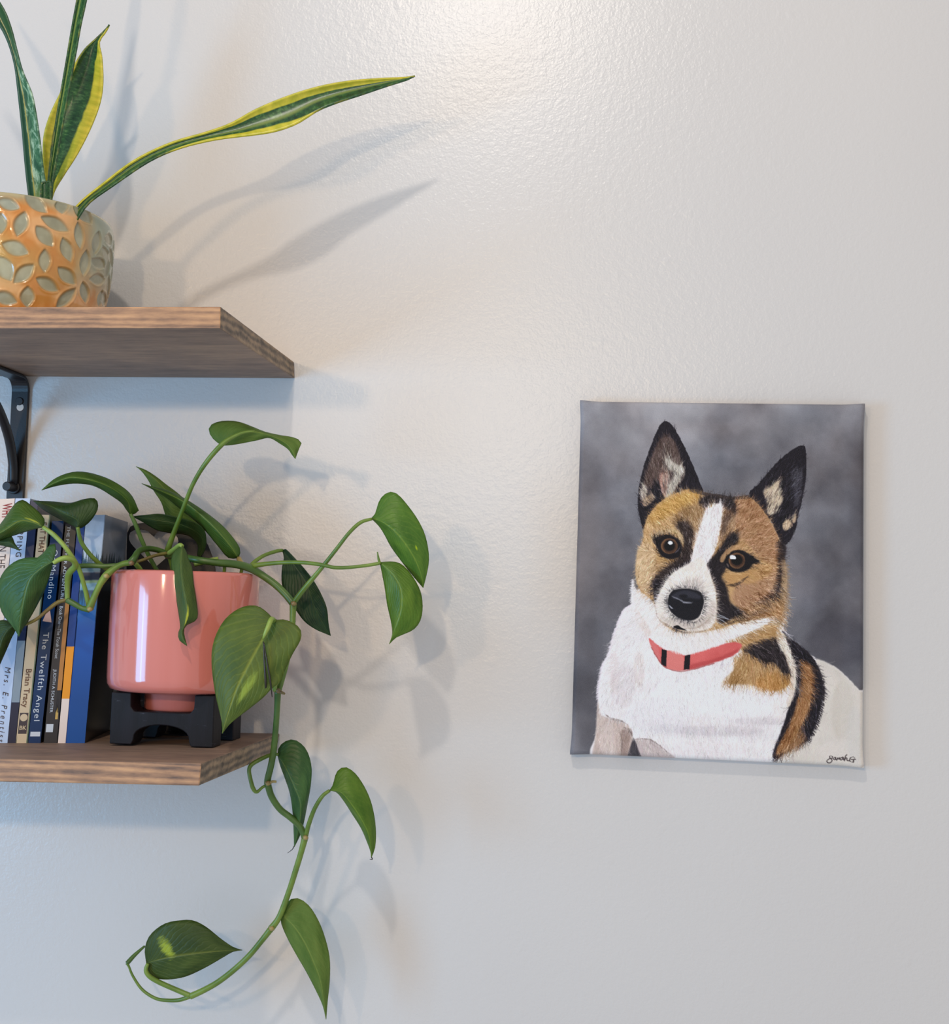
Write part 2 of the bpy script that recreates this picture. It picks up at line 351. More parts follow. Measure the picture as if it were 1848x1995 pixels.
# ------------------------------------------------------------------ small painter (numpy) for printed and painted surfaces
class Painter:
    def __init__(s, W, H, base):
        s.W, s.H = W, H; s.im = np.ones((H, W, 3))*np.array(base, float); s.yy, s.xx = np.mgrid[0:H, 0:W].astype(float); s.T = lambda p: p
    def noise(s, cells, seed=0):
        r = np.random.RandomState(seed); gy = max(2, int(cells*s.H/s.W)); g = r.rand(gy+2, cells+2)
        y = s.yy/s.H*gy; x = s.xx/s.W*cells; iy = y.astype(int); ix = x.astype(int); fy = y-iy; fx = x-ix
        fy = fy*fy*(3-2*fy); fx = fx*fx*(3-2*fx)
        return (g[iy, ix]*(1-fx)+g[iy, ix+1]*fx)*(1-fy)+(g[iy+1, ix]*(1-fx)+g[iy+1, ix+1]*fx)*fy
    def fbm(s, cells, o=4, seed=0):
        v = 0; a = 1; t = 0
        for k in range(o): v = v+a*s.noise(cells*2**k, seed+k); t += a; a *= .55
        return v/t
    def mask(s, pts, blur=1, smooth=True):
        p = np.array([s.T(q) for q in pts], float)
        if smooth and len(p) > 3:
            q = np.vstack([p, p[:1]]); q = np.vstack([p[-1:], q, p[1:2]]); out = []
            for i in range(1, len(q)-2):
                for t in (0, .25, .5, .75):
                    out.append(.5*((2*q[i])+(-q[i-1]+q[i+1])*t+(2*q[i-1]-5*q[i]+4*q[i+1]-q[i+2])*t*t+(-q[i-1]+3*q[i]-3*q[i+1]+q[i+2])*t**3))
            p = np.array(out)
        pad = int(blur*3+3)
        x0 = int(max(0, p[:, 0].min()-pad)); x1 = int(min(s.W, p[:, 0].max()+pad+1)); y0 = int(max(0, p[:, 1].min()-pad)); y1 = int(min(s.H, p[:, 1].max()+pad+1))
        if x1 <= x0 or y1 <= y0: return None
        acc = np.zeros((y1-y0, x1-x0))
        for oy in (.25, .75):
            for ox in (.25, .75):
                X = s.xx[y0:y1, x0:x1]+ox; Y = s.yy[y0:y1, x0:x1]+oy; ins = np.zeros(X.shape, bool); j = len(p)-1
                for i in range(len(p)):
                    xi, yi = p[i]; xj, yj = p[j]
                    if yi != yj:
                        c = ((yi > Y) != (yj > Y)) & (X < (xj-xi)*(Y-yi)/(yj-yi)+xi); ins ^= c
                    j = i
                acc += ins
        mk = acc/4
        for _ in range(int(blur)):
            mk = np.pad(mk, 1, mode='edge'); mk = (mk[:-2]+2*mk[1:-1]+mk[2:])/4; mk = (mk[:, :-2]+2*mk[:, 1:-1]+mk[:, 2:])/4
        return (slice(y0, y1), slice(x0, x1)), mk
    def fill(s, pts, col, blur=1, a=1.0, smooth=True, tex=0, seed=0):
        r = s.mask(pts, blur, smooth)
        if r is None: return
        sl, mk = r; c = np.array(col, float)
        if tex: c = c+((s.fbm(18, 3, seed)[sl]-.5)*tex)[..., None]
        s.im[sl] = s.im[sl]*(1-mk[..., None]*a)+c*mk[..., None]*a
    def ell(s, cx, cy, rx, ry, col, blur=1, a=1.0, rot=0):
        pts = [(cx+rx*math.cos(t)*math.cos(rot)-ry*math.sin(t)*math.sin(rot), cy+rx*math.cos(t)*math.sin(rot)+ry*math.sin(t)*math.cos(rot)) for t in np.linspace(0, 2*math.pi, 17)[:-1]]
        s.fill(pts, col, blur, a)
    def line(s, pts, col, w=1.5, a=1.0, taper=False):
        q = catmull([s.T(p) for p in pts], max(12, 10*len(pts))); n = 4*len(q)
        t = np.linspace(0, 1, n); X = np.interp(t, np.linspace(0, 1, len(q)), q[:, 0]); Y = np.interp(t, np.linspace(0, 1, len(q)), q[:, 1])
        x0, x1, y0, y1 = int(max(0, X.min()-w-2)), int(min(s.W, X.max()+w+3)), int(max(0, Y.min()-w-2)), int(min(s.H, Y.max()+w+3))
        if x1 <= x0 or y1 <= y0: return
        XX, YY = s.xx[y0:y1, x0:x1], s.yy[y0:y1, x0:x1]; al = np.zeros(XX.shape)
        for x, y, tt in zip(X, Y, t):
            ww = w*(math.sin(math.pi*min(1, tt*.9+.1)) if taper else 1)/2
            d = np.hypot(XX-x, YY-y); al = np.maximum(al, np.clip(ww+.5-d, 0, 1))
        s.im[y0:y1, x0:x1] = s.im[y0:y1, x0:x1]*(1-al[..., None]*a)+np.array(col, float)*al[..., None]*a
    def fur(s, n, region, anchors, length, jit=18, a=.55, seed=1, spread=.25, minlum=0):
        """strokes that carry the colour under their root along a direction field"""
        r = np.random.RandomState(seed)
        sl, mk = region; ys, xs = np.nonzero(mk > .5)
        if len(ys) == 0: return
        k = r.randint(0, len(ys), n); X = xs[k]+sl[1].start+r.rand(n); Y = ys[k]+sl[0].start+r.rand(n)
        A = np.array([s.T((ax, ay)) for ax, ay, _, _ in anchors]); B = np.array([s.T((ax+dx, ay+dy)) for ax, ay, dx, dy in anchors]); D = B-A; D /= np.linalg.norm(D, axis=1)[:, None]
        d2 = (X[:, None]-A[:, 0])**2+(Y[:, None]-A[:, 1])**2+30; wt = 1/d2**1.5; dr = wt @ D; an = np.arctan2(dr[:, 1], dr[:, 0])+r.randn(n)*spread
        ln = length*(.5+r.rand(n)); cur = r.randn(n)*.03
        c = s.im[np.clip(Y.astype(int), 0, s.H-1), np.clip(X.astype(int), 0, s.W-1)].copy(); c += (r.randn(n)*jit)[:, None]; 
        c *= (1+(r.randn(n, 3)*.02))
        steps = int(length*1.5)+1
        for k in range(steps):
            f = k/steps; act = f*length*1.5 <= ln
            ix = X.astype(int); iy = Y.astype(int); ok = act & (ix >= 0) & (iy >= 0) & (ix < s.W) & (iy < s.H)
            al = a*(1-f*.6)
            s.im[iy[ok], ix[ok]] = s.im[iy[ok], ix[ok]]*(1-al)+c[ok]*al
            X = X+np.cos(an); Y = Y+np.sin(an); an = an+cur
    def blur(s, k=1):
        for _ in range(k):
            b = np.pad(s.im, ((1, 1), (1, 1), (0, 0)), mode='edge'); b = (b[:-2]+2*b[1:-1]+b[2:])/4; s.im = (b[:, :-2]+2*b[:, 1:-1]+b[:, 2:])/4
    def lin(s, gain=1.0): return np.clip(lin(np.clip(s.im, 0, 255))*gain, 0, .92)
# ------------------------------------------------------------------ the dog portrait on canvas
CORN = [(1131.5, 781), (1683.5, 787.5), (1681.5, 1494.5), (1112, 1468.5)]     # TL TR BR BL
CD = .018
def homog(src, dst):
    A = []
    for (x, y), (u, v) in zip(src, dst):
        A.append([x, y, 1, 0, 0, 0, -u*x, -u*y, -u]); A.append([0, 0, 0, x, y, 1, -v*x, -v*y, -v])
    return np.linalg.svd(np.array(A, float))[2][-1].reshape(3, 3)
PW, PH = 560, 706
H_ = homog(CORN, [(0, 0), (PW, 0), (PW, PH), (0, PH)])
def z2uv(p):
    x, y = 1100+p[0]/2.625, 760+p[1]/2.625; q = H_ @ np.array([x, y, 1]); return (q[0]/q[2], q[1]/q[2])
def paint_dog():
    p = Painter(PW, PH, (116, 113, 118)); p.T = z2uv
    # clouded grey ground
    g = p.fbm(4, 5, 3); g2 = p.fbm(7, 4, 11)
    v = p.yy/PH; u = p.xx/PW
    lum = 139+(g-.5)*95+(g2-.5)*40-40*v+12*(1-np.abs(u-.35)*2)*(1-v)-10*u*v
    p.im = np.stack([lum-2, lum-4, lum+2], -1)
    warm = p.fbm(5, 3, 20)-.5; p.im[..., 0] += warm*10; p.im[..., 2] -= warm*8
    for cx, cy, rx, ry, c, a in [(960,270,90,80,(92,88,90),.35), (1300,740,170,100,(96,94,100),.3), (560,110,170,60,(165,166,172),.35), (1150,170,160,70,(128,126,130),.3), (1400,560,120,90,(134,136,146),.14),
                                 (150,900,120,500,(104,101,106),.35), (130,1500,90,350,(84,82,88),.5), (1400,1280,160,130,(78,74,82),.5), (1270,1000,80,150,(112,112,124),.3), (880,470,140,70,(132,130,136),.35), (230,230,120,140,(140,138,142),.35)]:
        p.ell(cx, cy, rx, ry, c, 60, a*.75)
    W_ = (226, 219, 220); K = (38, 34, 44)
    # --- body
    body = [(345,1085),(300,1115),(268,1190),(238,1280),(222,1340),(192,1400),(176,1480),(168,1560),(170,1680),(158,1760),(154,1900),(540,1925),(1080,1940),(1560,1985),(1560,1560),(1505,1530),(1450,1472),(1380,1410),(1285,1368),(1200,1300),(1120,1220),(1100,1100),(700,1000),(400,1000)]
    p.fill(body, W_, 1, tex=16, seed=5)
    p.fill([(1285,1370),(1380,1412),(1450,1474),(1508,1534),(1570,1600),(1570,1990),(1080,1945),(1180,1820),(1290,1700),(1320,1560),(1305,1440)], (208,200,192), 3, tex=14, seed=9)
    for cx, cy, rx, ry, c, a in [(300,1500,60,120,(206,196,198),.5), (430,1330,70,60,(232,224,222),.4), (640,1560,200,90,(233,227,228),.6), (480,1660,160,90,(214,210,216),.4), (800,1740,220,28,(190,182,186),.55), (560,1730,120,24,(196,190,196),.4), (1000,1690,170,22,(192,184,188),.5), (900,1610,200,60,(234,228,230),.5),
                                 (380,1420,30,90,(205,190,186),.45), (250,1440,22,110,(208,192,190),.4), (1120,1620,60,60,(226,216,212),.6), (700,1840,240,40,(222,212,214),.5), (1420,1640,60,160,(196,188,178),.5), (1400,1840,100,60,(214,206,200),.5), (1480,1760,40,150,(200,196,192),.5)]:
        p.ell(cx, cy, rx, ry, c, 9, a)
    # legs
    p.fill([(168,1590),(180,1650),(215,1672),(290,1695),(325,1710),(345,1770),(318,1900),(150,1895),(158,1760)], (194,176,168), 2, tex=22, seed=13)
    p.fill([(225,1690),(250,1760),(262,1890),(200,1890),(180,1760)], (206,190,184), 5, .7)
    p.fill([(285,1740),(335,1745),(330,1800),(315,1880),(280,1885),(290,1800)], (150,128,120), 3, .75)
    p.fill([(360,1785),(430,1788),(500,1830),(570,1900),(385,1900)], (192,178,176), 2)
    p.fill([(348,1772),(362,1800),(398,1900),(312,1900)], (78,74,80), 1, smooth=False)
    for pts, w in [([(205,1655),(240,1678),(290,1690),(322,1712)], 4), ([(300,1720),(330,1740),(345,1775)], 5), ([(352,1785),(420,1782),(475,1810),(545,1870)], 3), ([(282,1745),(290,1800),(285,1880)], 2.5), ([(330,1730),(340,1760)], 4)]:
        p.line(pts, (120,104,100), w, .7, True)
    # dark and brown saddle stripe
    p.fill([(1108,1222),(1150,1262),(1215,1310),(1270,1368),(1303,1440),(1318,1500),(1314,1590),(1285,1700),(1240,1790),(1170,1830),(1110,1868),(1068,1885),(1066,1840),(1105,1740),(1150,1600),(1178,1500),(1168,1400),(1142,1310)], K, 1, tex=14, seed=3)
    p.fill([(1195,1372),(1240,1385),(1262,1440),(1262,1520),(1250,1610),(1215,1700),(1160,1790),(1090,1862),(1085,1830),(1130,1740),(1172,1640),(1196,1520),(1200,1440)], (152,108,70), 3, tex=46, seed=4)
    p.fill([(1180,1740),(1235,1750),(1215,1800),(1150,1840),(1110,1850),(1150,1790)], (176,132,92), 4, .8)
    # shoulder patch
    p.fill([(815,1275),(880,1238),(980,1200),(1075,1208),(1108,1262),(1138,1350),(1155,1430),(1142,1505),(1080,1532),(1010,1515),(930,1500),(840,1500),(800,1486),(850,1440),(868,1400),(858,1360),(905,1325)], (172,134,90), 3, tex=50, seed=8)
    p.fill([(905,1318),(960,1285),(1040,1262),(1098,1262),(1128,1350),(1148,1438),(1118,1440),(1072,1390),(1020,1385),(950,1345)], (52,44,48), 4, tex=20, seed=6)
    p.fill([(1082,1222),(1118,1255),(1155,1340),(1176,1440),(1170,1560),(1135,1620),(1150,1500),(1146,1420),(1118,1340),(1082,1280)], (216,202,188), 2, tex=16, seed=2)
    p.fill([(1000,1440),(1120,1450),(1140,1500),(1060,1530),(980,1510)], (178,128,72), 6, .8)
    # --- ears
    p.fill([(400,705),(384,650),(372,580),(376,510),(398,400),(440,280),(478,190),(508,158),(546,176),(592,250),(640,350),(688,465),(706,530),(650,560),(560,590),(470,620),(430,660)], K, 0)
    p.fill([(478,262),(520,236),(560,262),(592,350),(612,430),(570,500),(530,556),(500,535),(478,470),(420,520),(402,480),(430,380)], (104,86,80), 4, .9, tex=44, seed=14)
    p.fill([(512,345),(560,370),(602,392),(608,432),(562,500),(532,552),(508,540),(522,480),(548,430),(520,400)], (196,190,178), 3, .85, tex=50, seed=15)
    p.fill([(492,420),(528,425),(530,470),(512,540),(490,500),(484,455)], (182,142,128), 2, .9)
    p.fill([(540,420),(556,430),(534,480),(520,500)], (70,58,60), 2, .8)
    p.fill([(386,520),(404,480),(422,500),(412,540),(392,560)], (196,184,170), 2, .9); p.fill([(400,560),(440,528),(462,548),(430,580),(404,592)], (188,160,132), 2, .9)
    p.fill([(940,522),(985,480),(1035,420),(1100,350),(1175,294),(1214,282),(1230,300),(1233,420),(1220,520),(1192,640),(1172,725),(1128,785),(1088,742),(1058,672),(1015,620),(970,575)], K, 0)
    p.fill([(1012,512),(1050,492),(1096,455),(1092,520),(1112,560),(1062,632),(1034,624),(1030,570)], (204,184,158), 3, .92, tex=40, seed=17)
    p.fill([(1150,420),(1205,390),(1215,430),(1200,560),(1180,620),(1170,520)], (84,82,90), 5, .65)
    p.fill([(1112,682),(1140,658),(1162,690),(1124,714)], (206,180,150), 1, .95); p.fill([(1160,642),(1180,628),(1178,668),(1165,672)], (196,170,142), 1, .9)
    # --- head base
    p.fill([(404,700),(425,640),(480,572),(560,525),(640,502),(700,515),(760,528),(850,546),(930,538),(985,578),(1040,650),(1082,730),(1110,800),(1128,900),(1134,1000),(1122,1100),(1095,1200),(960,1210),(800,1240),(620,1250),(500,1200),(450,1080),(385,1020),(360,930),(372,830),(400,760)], (190,152,106), 1, tex=40, seed=21)
    p.fill([(860,560),(935,545),(1000,600),(1060,690),(1090,780),(1070,900),(1000,860),(930,790),(880,740),(860,650)], (160,118,88), 8, .8, tex=30, seed=22)
    p.fill([(470,600),(560,545),(660,520),(690,560),(620,610),(520,650),(440,680)], (196,152,84), 8, .8)
    p.fill([(375,800),(440,780),(470,860),(465,960),(440,1040),(385,1005),(362,920)], (206,176,140), 6, .85)
    p.fill([(470,880),(540,890),(520,960),(470,980)], (182,150,112), 5, .7)
    p.fill([(880,980),(960,900),(1070,900),(1085,1000),(1000,1080),(900,1110),(850,1060)], (170,130,102), 8, .85, tex=26, seed=23)
    p.fill([(900,930),(1000,880),(1060,900),(1010,960),(920,985)], (192,150,98), 6, .7)
    p.fill([(820,930),(900,935),(960,925),(900,985),(840,990)], (186,142,92), 5, .7)
    # dark edges of the head
    p.fill([(1076,770),(1128,790),(1122,860),(1104,960),(1090,1030),(1010,1090),(900,1140),(1000,1060),(1064,1000),(1082,900)], (46,38,42), 3, .92)
    p.fill([(1104,860),(1132,900),(1136,1060),(1120,1160),(1090,1200),(1060,1180),(1090,1080),(1108,980)], (168,140,112), 3, .9, tex=40, seed=27)
    p.fill([(900,1130),(1020,1070),(1100,1060),(1110,1130),(1060,1160),(930,1185)], (166,124,84), 5, .9, tex=50, seed=28)
    p.line([(880,1165),(960,1130),(1050,1085),(1095,1030)], (60,46,44), 5, .7, True); p.line([(800,1200),(900,1165),(1010,1120)], (70,54,48), 4, .6, True)
    # black markings
    p.fill([(682,570),(730,532),(800,545),(852,552),(872,600),(862,650),(830,668),(815,620),(806,592),(752,580),(712,606),(690,590)], (44,38,44), 6, .95)
    p.line([(640,505),(706,524),(780,536),(860,548),(940,540)], (60,52,54), 7, .8)
    p.fill([(565,690),(610,664),(650,690),(668,750),(650,800),(662,850),(600,905),(540,960),(470,1010),(455,960),(520,900),(570,860),(604,800),(596,740)], (52,42,44), 9, .93)
    p.fill([(600,600),(700,590),(720,640),(690,720),(668,760),(640,690),(580,670),(540,690)], (140,112,86), 9, .55, tex=60, seed=30)
    p.fill([(455,960),(500,965),(560,905),(640,862),(650,885),(560,935),(512,990),(470,1080),(462,1105),(452,1040)], (40,34,42), 2, .95)
    p.fill([(830,735),(872,728),(884,770),(850,810),(812,850),(826,900),(800,950),(826,1000),(846,1080),(905,1118),(850,1165),(790,1188),(772,1150),(776,1060),(758,980),(722,905),(716,872),(760,842),(800,790)], (40,35,42), 6, .96)
    p.fill([(800,600),(870,640),(860,720),(820,760),(786,800),(790,700)], (150,118,92), 5, .75, tex=40, seed=31)
    p.fill([(812,640),(838,650),(822,720),(795,760),(800,690)], (70,56,54), 4, .6)
    # white blaze, muzzle, chin
    p.fill([(752,592),(778,578),(806,592),(800,660),(786,740),(768,810),(735,870),(700,900),(640,895),(655,820),(680,730),(705,650),(722,605)], (232,222,222), 2)
    p.fill([(346,960),(365,1012),(432,1058),(468,1130),(500,1190),(600,1238),(760,1222),(900,1182),(1050,1150),(1068,1162),(985,1212),(870,1262),(780,1292),(640,1352),(560,1335),(490,1302),(430,1260),(385,1190),(340,1080)], (228,220,218), 2, tex=12, seed=33)
    p.fill([(640,878),(590,905),(545,935),(508,985),(472,1055),(462,1110),(482,1165),(545,1202),(620,1228),(735,1216),(772,1150),(772,1050),(752,965),(722,885),(690,850)], (226,216,208), 2, tex=14, seed=34)
    p.fill([(555,1160),(640,1180),(720,1130),(750,1070),(765,1120),(730,1190),(640,1215),(540,1195),(490,1150)], (186,172,162), 6, .6)
    p.fill([(600,985),(660,960),(710,1000),(690,1030),(620,1010)], (176,166,160), 5, .55)
    p.line([(462,1110),(478,1165),(540,1202),(600,1228),(700,1226),(770,1190)], (130,112,106), 2.5, .7, True)
    p.line([(600,1215),(680,1205),(745,1150),(765,1090)], (150,128,112), 3, .5, True)
    p.fill([(350,1100),(400,1160),(440,1230),(420,1260),(370,1170)], (208,190,182), 3, .5)
    # nose
    p.fill([(528,1052),(552,1018),(600,1008),(650,1012),(694,1030),(710,1066),(704,1112),(682,1156),(644,1174),(590,1164),(544,1132),(524,1090)], (34,34,42), 1)
    p.fill([(548,1040),(610,1018),(680,1036),(690,1062),(620,1056),(560,1062)], (66,66,76), 4, .8)
    p.line([(545,1048),(580,1062),(604,1076),(640,1082),(655,1076)], (132,132,142), 3, .85, True); p.line([(600,1080),(650,1078)], (150,150,160), 3, .6, True)
    p.line([(532,1094),(545,1108),(558,1112)], (170,172,184), 2.5, .9, True); p.ell(605, 1048, 22, 10, (26,26,34), 2, .8)
    p.fill([(555,1202),(578,1197),(596,1210),(622,1224),(590,1220),(566,1214)], (26,26,34), 0)
    p.line([(500,1188),(540,1206),(600,1232),(650,1236)], (110,104,110), 2.5, .6, True)
    # eyes
    p.line([(452,752),(480,728),(530,716),(580,730),(600,770)], (192,166,130), 8, .85); p.line([(800,862),(830,820),(880,796),(940,810),(975,850)], (186,146,106), 9, .8)
    p.fill([(448,762),(490,740),(540,738),(588,766),(600,812),(580,848),(540,862),(496,844),(470,800)], (30,27,34), 1)
    p.fill([(812,868),(846,824),(890,812),(940,832),(992,872),(962,882),(936,912),(880,926),(830,908)], (30,27,34), 1)
    for cx, cy in ((533, 792), (878, 866)):
        p.ell(cx, cy, 42, 40, (148,108,74), 1, .9); p.ell(cx+2, cy+1, 37, 35, (82,58,46), 1); p.ell(cx+1, cy-2, 28, 27, (20,18,24), 1)
    p.ell(538, 776, 12, 10, (222,232,244), 0); p.ell(858, 850, 17, 10, (226,234,246), 0, 1, .2)
    p.line([(560,826),(582,806),(588,790)], (120,110,120), 2, .7, True); p.line([(826,880),(836,900)], (128,112,106), 3, .7, True)
    p.line([(458,840),(470,900),(490,960)], (120,90,60), 3, .6, True); p.line([(830,990),(880,984),(940,940)], (60,48,48), 6, .7, True)
    p.line([(960,880),(1000,930),(1010,980)], (140,100,70), 3, .4, True); p.line([(930,770),(970,810),(1000,850)], (110,80,66), 4, .4, True)
    keep = p.im.copy()
    # --- fur
    A = [(615,960,-.1,-1),(560,1000,-.8,-.6),(520,1080,-1,0),(540,1170,-.7,.7),(640,1210,0,1),(740,1150,.9,.4),(750,1040,1,-.2),(700,930,.4,-1),(750,700,.25,-1),(500,620,-.9,-.35),(600,560,-.6,-.6),(430,740,-.4,-1),(400,900,-.4,.9),
         (660,720,-.4,-1),(820,660,.4,-1),(900,640,.8,-.8),(1000,720,.9,-.4),(1040,900,1,.1),(960,1000,.9,.5),(1080,1080,.7,.7),(820,1050,.4,.9),(400,1080,-.6,.7),(440,1200,-.4,.9),(600,1290,0,1),(800,1250,.5,.85),(980,1190,1,.1),
         (300,1200,-.8,.6),(220,1400,-.8,.6),(190,1620,-.2,1),(400,1450,-.1,1),(600,1600,0,1),(800,1800,.1,1),(900,1420,-.4,.9),(1060,1450,.1,1),(1000,1250,.8,.2),(1130,1300,.5,.85),(1230,1360,.8,.7),(1270,1500,.8,.6),(1230,1700,.2,1),(1130,1800,-.3,1),
         (1160,1650,-.4,.9),(1400,1600,-.6,.8),(1400,1850,-.6,.8),(500,1800,.2,1),(540,350,.1,-1),(560,480,.3,-.9),(420,540,-.4,-.8),(660,480,-.2,-1),(1080,520,.5,-.9),(1180,450,.5,-.8),(1130,690,.4,-.8),(1220,1000,.9,.5),(350,1000,-.8,.5)]
    reg = p.mask(body+[], 0); r1 = p.mask([(372,600),(400,420),(500,170),(560,190),(700,520),(930,530),(1100,350),(1220,285),(1225,500),(1180,720),(1140,800),(1140,1100),(1120,1230),(1310,1450),(1320,1560),(1250,1800),(1080,1890),(300,1860),(160,1850),(170,1500),(230,1290),(345,1080),(350,900),(400,760)], 0, False)
    p.fur(14000, r1, A, 8, 22, .42, 3, .28); p.fur(9000, r1, A, 9, 24, .5, 4, .22)
    p.fur(5000, reg, A, 14, 7, .35, 5, .25)
    hd = p.mask([(420,700),(480,600),(600,520),(700,545),(860,560),(940,560),(1040,680),(1090,800),(1110,950),(1100,1130),(900,1180),(860,1120),(990,1000),(960,900),(900,800),(700,860),(600,860),(500,960),(450,1040),(380,980),(380,850)], 0)
    p.fur(5200, hd, A, 10, 44, .5, 12, .3); p.fur(3000, hd, A, 7, 30, .45, 14, .4)
    mz = p.mask([(640,880),(520,960),(470,1080),(490,1170),(620,1225),(740,1210),(772,1100),(750,960),(710,890)], 0); p.fur(1500, mz, A, 9, 18, .45, 15, .3)
    ear = p.mask([(430,380),(480,260),(540,250),(612,430),(560,510),(500,540),(400,600),(385,530)], 0); p.fur(700, ear, A, 12, 34, .6, 16, .25)
    ear = p.mask([(1010,500),(1100,440),(1200,400),(1190,600),(1120,700),(1050,640)], 0); p.fur(500, ear, A, 12, 30, .6, 17, .25)
    for rr, nn, jj in ((p.mask([(815,1275),(980,1200),(1100,1215),(1150,1330),(1160,1510),(1010,1530),(800,1490)], 0), 1500, 34), (p.mask([(1110,1225),(1300,1420),(1320,1560),(1230,1800),(1070,1890),(1180,1560)], 0), 1700, 34), (p.mask([(860,1080),(1120,1000),(1110,1200),(900,1190)], 0), 900, 38)):
        p.fur(nn, rr, A, 13, jj, .6, 8, .2)
    # crisp things come back over the fur
    def restore(pts, b=1):
        sl, mk = p.mask(pts, b); p.im[sl] = p.im[sl]*(1-mk[..., None])+keep[sl]*mk[..., None]
    restore([(524,1052),(560,1012),(650,1010),(712,1060),(690,1160),(640,1176),(540,1134)], 0)
    restore([(480,760),(540,740),(590,780),(585,840),(540,858),(490,835)], 1); restore([(820,860),(880,818),(940,840),(970,875),(900,920),(835,905)], 1)
    restore([(555,1196),(600,1198),(626,1226),(570,1218)], 0)
    # collar
    col_ = [(430,1262),(462,1290),(520,1325),(600,1348),(645,1346),(760,1310),(850,1284),(890,1288),(903,1306),(870,1346),(800,1376),(700,1408),(640,1424),(572,1430),(505,1408),(464,1352),(440,1305)]
    p.fill(col_, (212,102,100), 1, tex=20, seed=40); p.fill([(520,1328),(600,1350),(606,1420),(560,1428),(516,1408)], (220,132,126), 2, .8)
    p.fill([(640,1400),(760,1370),(860,1330),(895,1310),(860,1350),(780,1384),(650,1424)], (176,70,72), 3, .6)
    p.fill([(438,1280),(475,1310),(490,1390),(462,1350)], (214,128,128), 3, .6)
    for a in ([(494,1318),(520,1324),(516,1410),(490,1400)], [(612,1352),(640,1346),(636,1422),(606,1428)]): p.fill(a, (36,32,40), 0, smooth=False)
    p.line([(440,1310),(470,1362),(508,1410),(572,1432),(640,1426),(760,1392)], (150,70,70), 2, .6)
    # whiskers, fringe
    r = random.Random(4)
    for x, y, dx, dy in [(455,1035,32,10),(452,1050,34,12),(450,1065,34,16),(775,1140,70,30),(775,1160,60,34),(770,1175,50,30),(772,1150,80,20),(770,1195,-10,26),(330,1015,34,26)]:
        p.line([(x, y), (x+dx*.5, y+dy*.4), (x+dx, y+dy)], (214,220,232), 1.1, .75, True)
    for k in range(230):      # white wisps over the coat edge
        t = r.random(); e = catmull([(346,1085),(300,1115),(262,1200),(235,1285),(220,1345),(190,1400),(172,1490),(166,1580)], 50)[int(t*49)]
        p.line([(e[0]+8, e[1]-4), (e[0]-6-6*r.random(), e[1]+8+8*r.random())], (224,214,222), 1.3, .6, True)
    for k in range(90):
        e = catmull([(345,960),(338,1010),(340,1060),(350,1100),(385,1180)], 50)[r.randrange(50)]; p.line([(e[0]+10, e[1]), (e[0]-8-6*r.random(), e[1]+7)], (228,222,224), 1.2, .6, True)
    for k in range(160):      # dark wisps off the stripe
        e = catmull([(1150,1262),(1215,1310),(1270,1368),(1303,1440),(1318,1500),(1314,1590),(1285,1700),(1240,1790)], 60)[r.randrange(60)]
        p.line([(e[0]-8, e[1]), (e[0]+8+6*r.random(), e[1]+12+8*r.random())], (48,42,48), 1.5, .7, True)
    for k in range(110):
        e = catmull([(1134,880),(1138,960),(1134,1060),(1118,1150)], 40)[r.randrange(40)]; p.line([(e[0]-8, e[1]), (e[0]+8+5*r.random(), e[1]+6)], (150,128,110), 1.3, .6, True)
    for k in range(120):      # white hairs over the top of the collar
        e = catmull([(480,1300),(540,1325),(620,1340),(700,1322),(780,1296)], 40)[r.randrange(40)]; p.line([(e[0], e[1]-14), (e[0]+2, e[1]+6+6*r.random())], (228,220,220), 1.3, .6, True)
    for k in range(150):      # ear hairs
        x, y = 500+100*r.random(), 300+220*r.random()
        if x-500 > (y-250)*.5: continue
        p.line([(x, y+16), (x-4, y), (x-8, y-18)], (200,190,176) if r.random() < .6 else (60,52,56), 1.2, .5, True)
    for k in range(60):
        x, y = 1030+60*r.random(), 500+110*r.random(); p.line([(x, y+14), (x+6, y), (x+16, y-18)], (220,206,184) if r.random() < .6 else (60,50,52), 1.3, .55, True)
    for k in range(26):
        x, y = 1150+50*r.random(), 380+160*r.random(); p.line([(x-14, y+14), (x, y), (x+16, y-6)], (120,120,132), 1.1, .45, True)
    # signature
    S = lambda q: ((1600+q[0]/16.62-1100)*2.625, (1430+q[1]/16.62-760)*2.625)
    for st in ([(345,742),(318,705),(280,695),(255,722),(265,765),(310,805),(325,852),(295,908),(235,932),(172,908),(158,858),(200,808),(290,776),(350,768)],
               [(450,752),(395,760),(370,795),(395,822),(430,800),(450,755),(448,810),(470,826)], [(478,826),(505,765),(520,800),(560,752),(572,800)],
               [(668,742),(615,762),(588,800),(612,826),(655,800),(680,745),(690,815),(715,835)], [(798,655),(765,690),(745,780),(722,862)], [(735,815),(770,765),(800,768),(800,825),(840,840),(890,818)],
               [(1045,752),(1010,716),(950,730),(905,780),(895,840),(935,880),(990,862),(1012,810)], [(940,806),(990,800),(1065,795)], [(1008,800),(995,850),(985,895)]):
        p.line([S(q) for q in st], (72,62,64), 1.7, .95)
    lum = p.im.mean(-1, keepdims=True); p.im = p.im*.90+lum*.10; p.im = (p.im-22)*255/236
    sg = np.random.RandomState(2).randn(PH, PW)*2.2; p.im += sg[..., None]
    return p
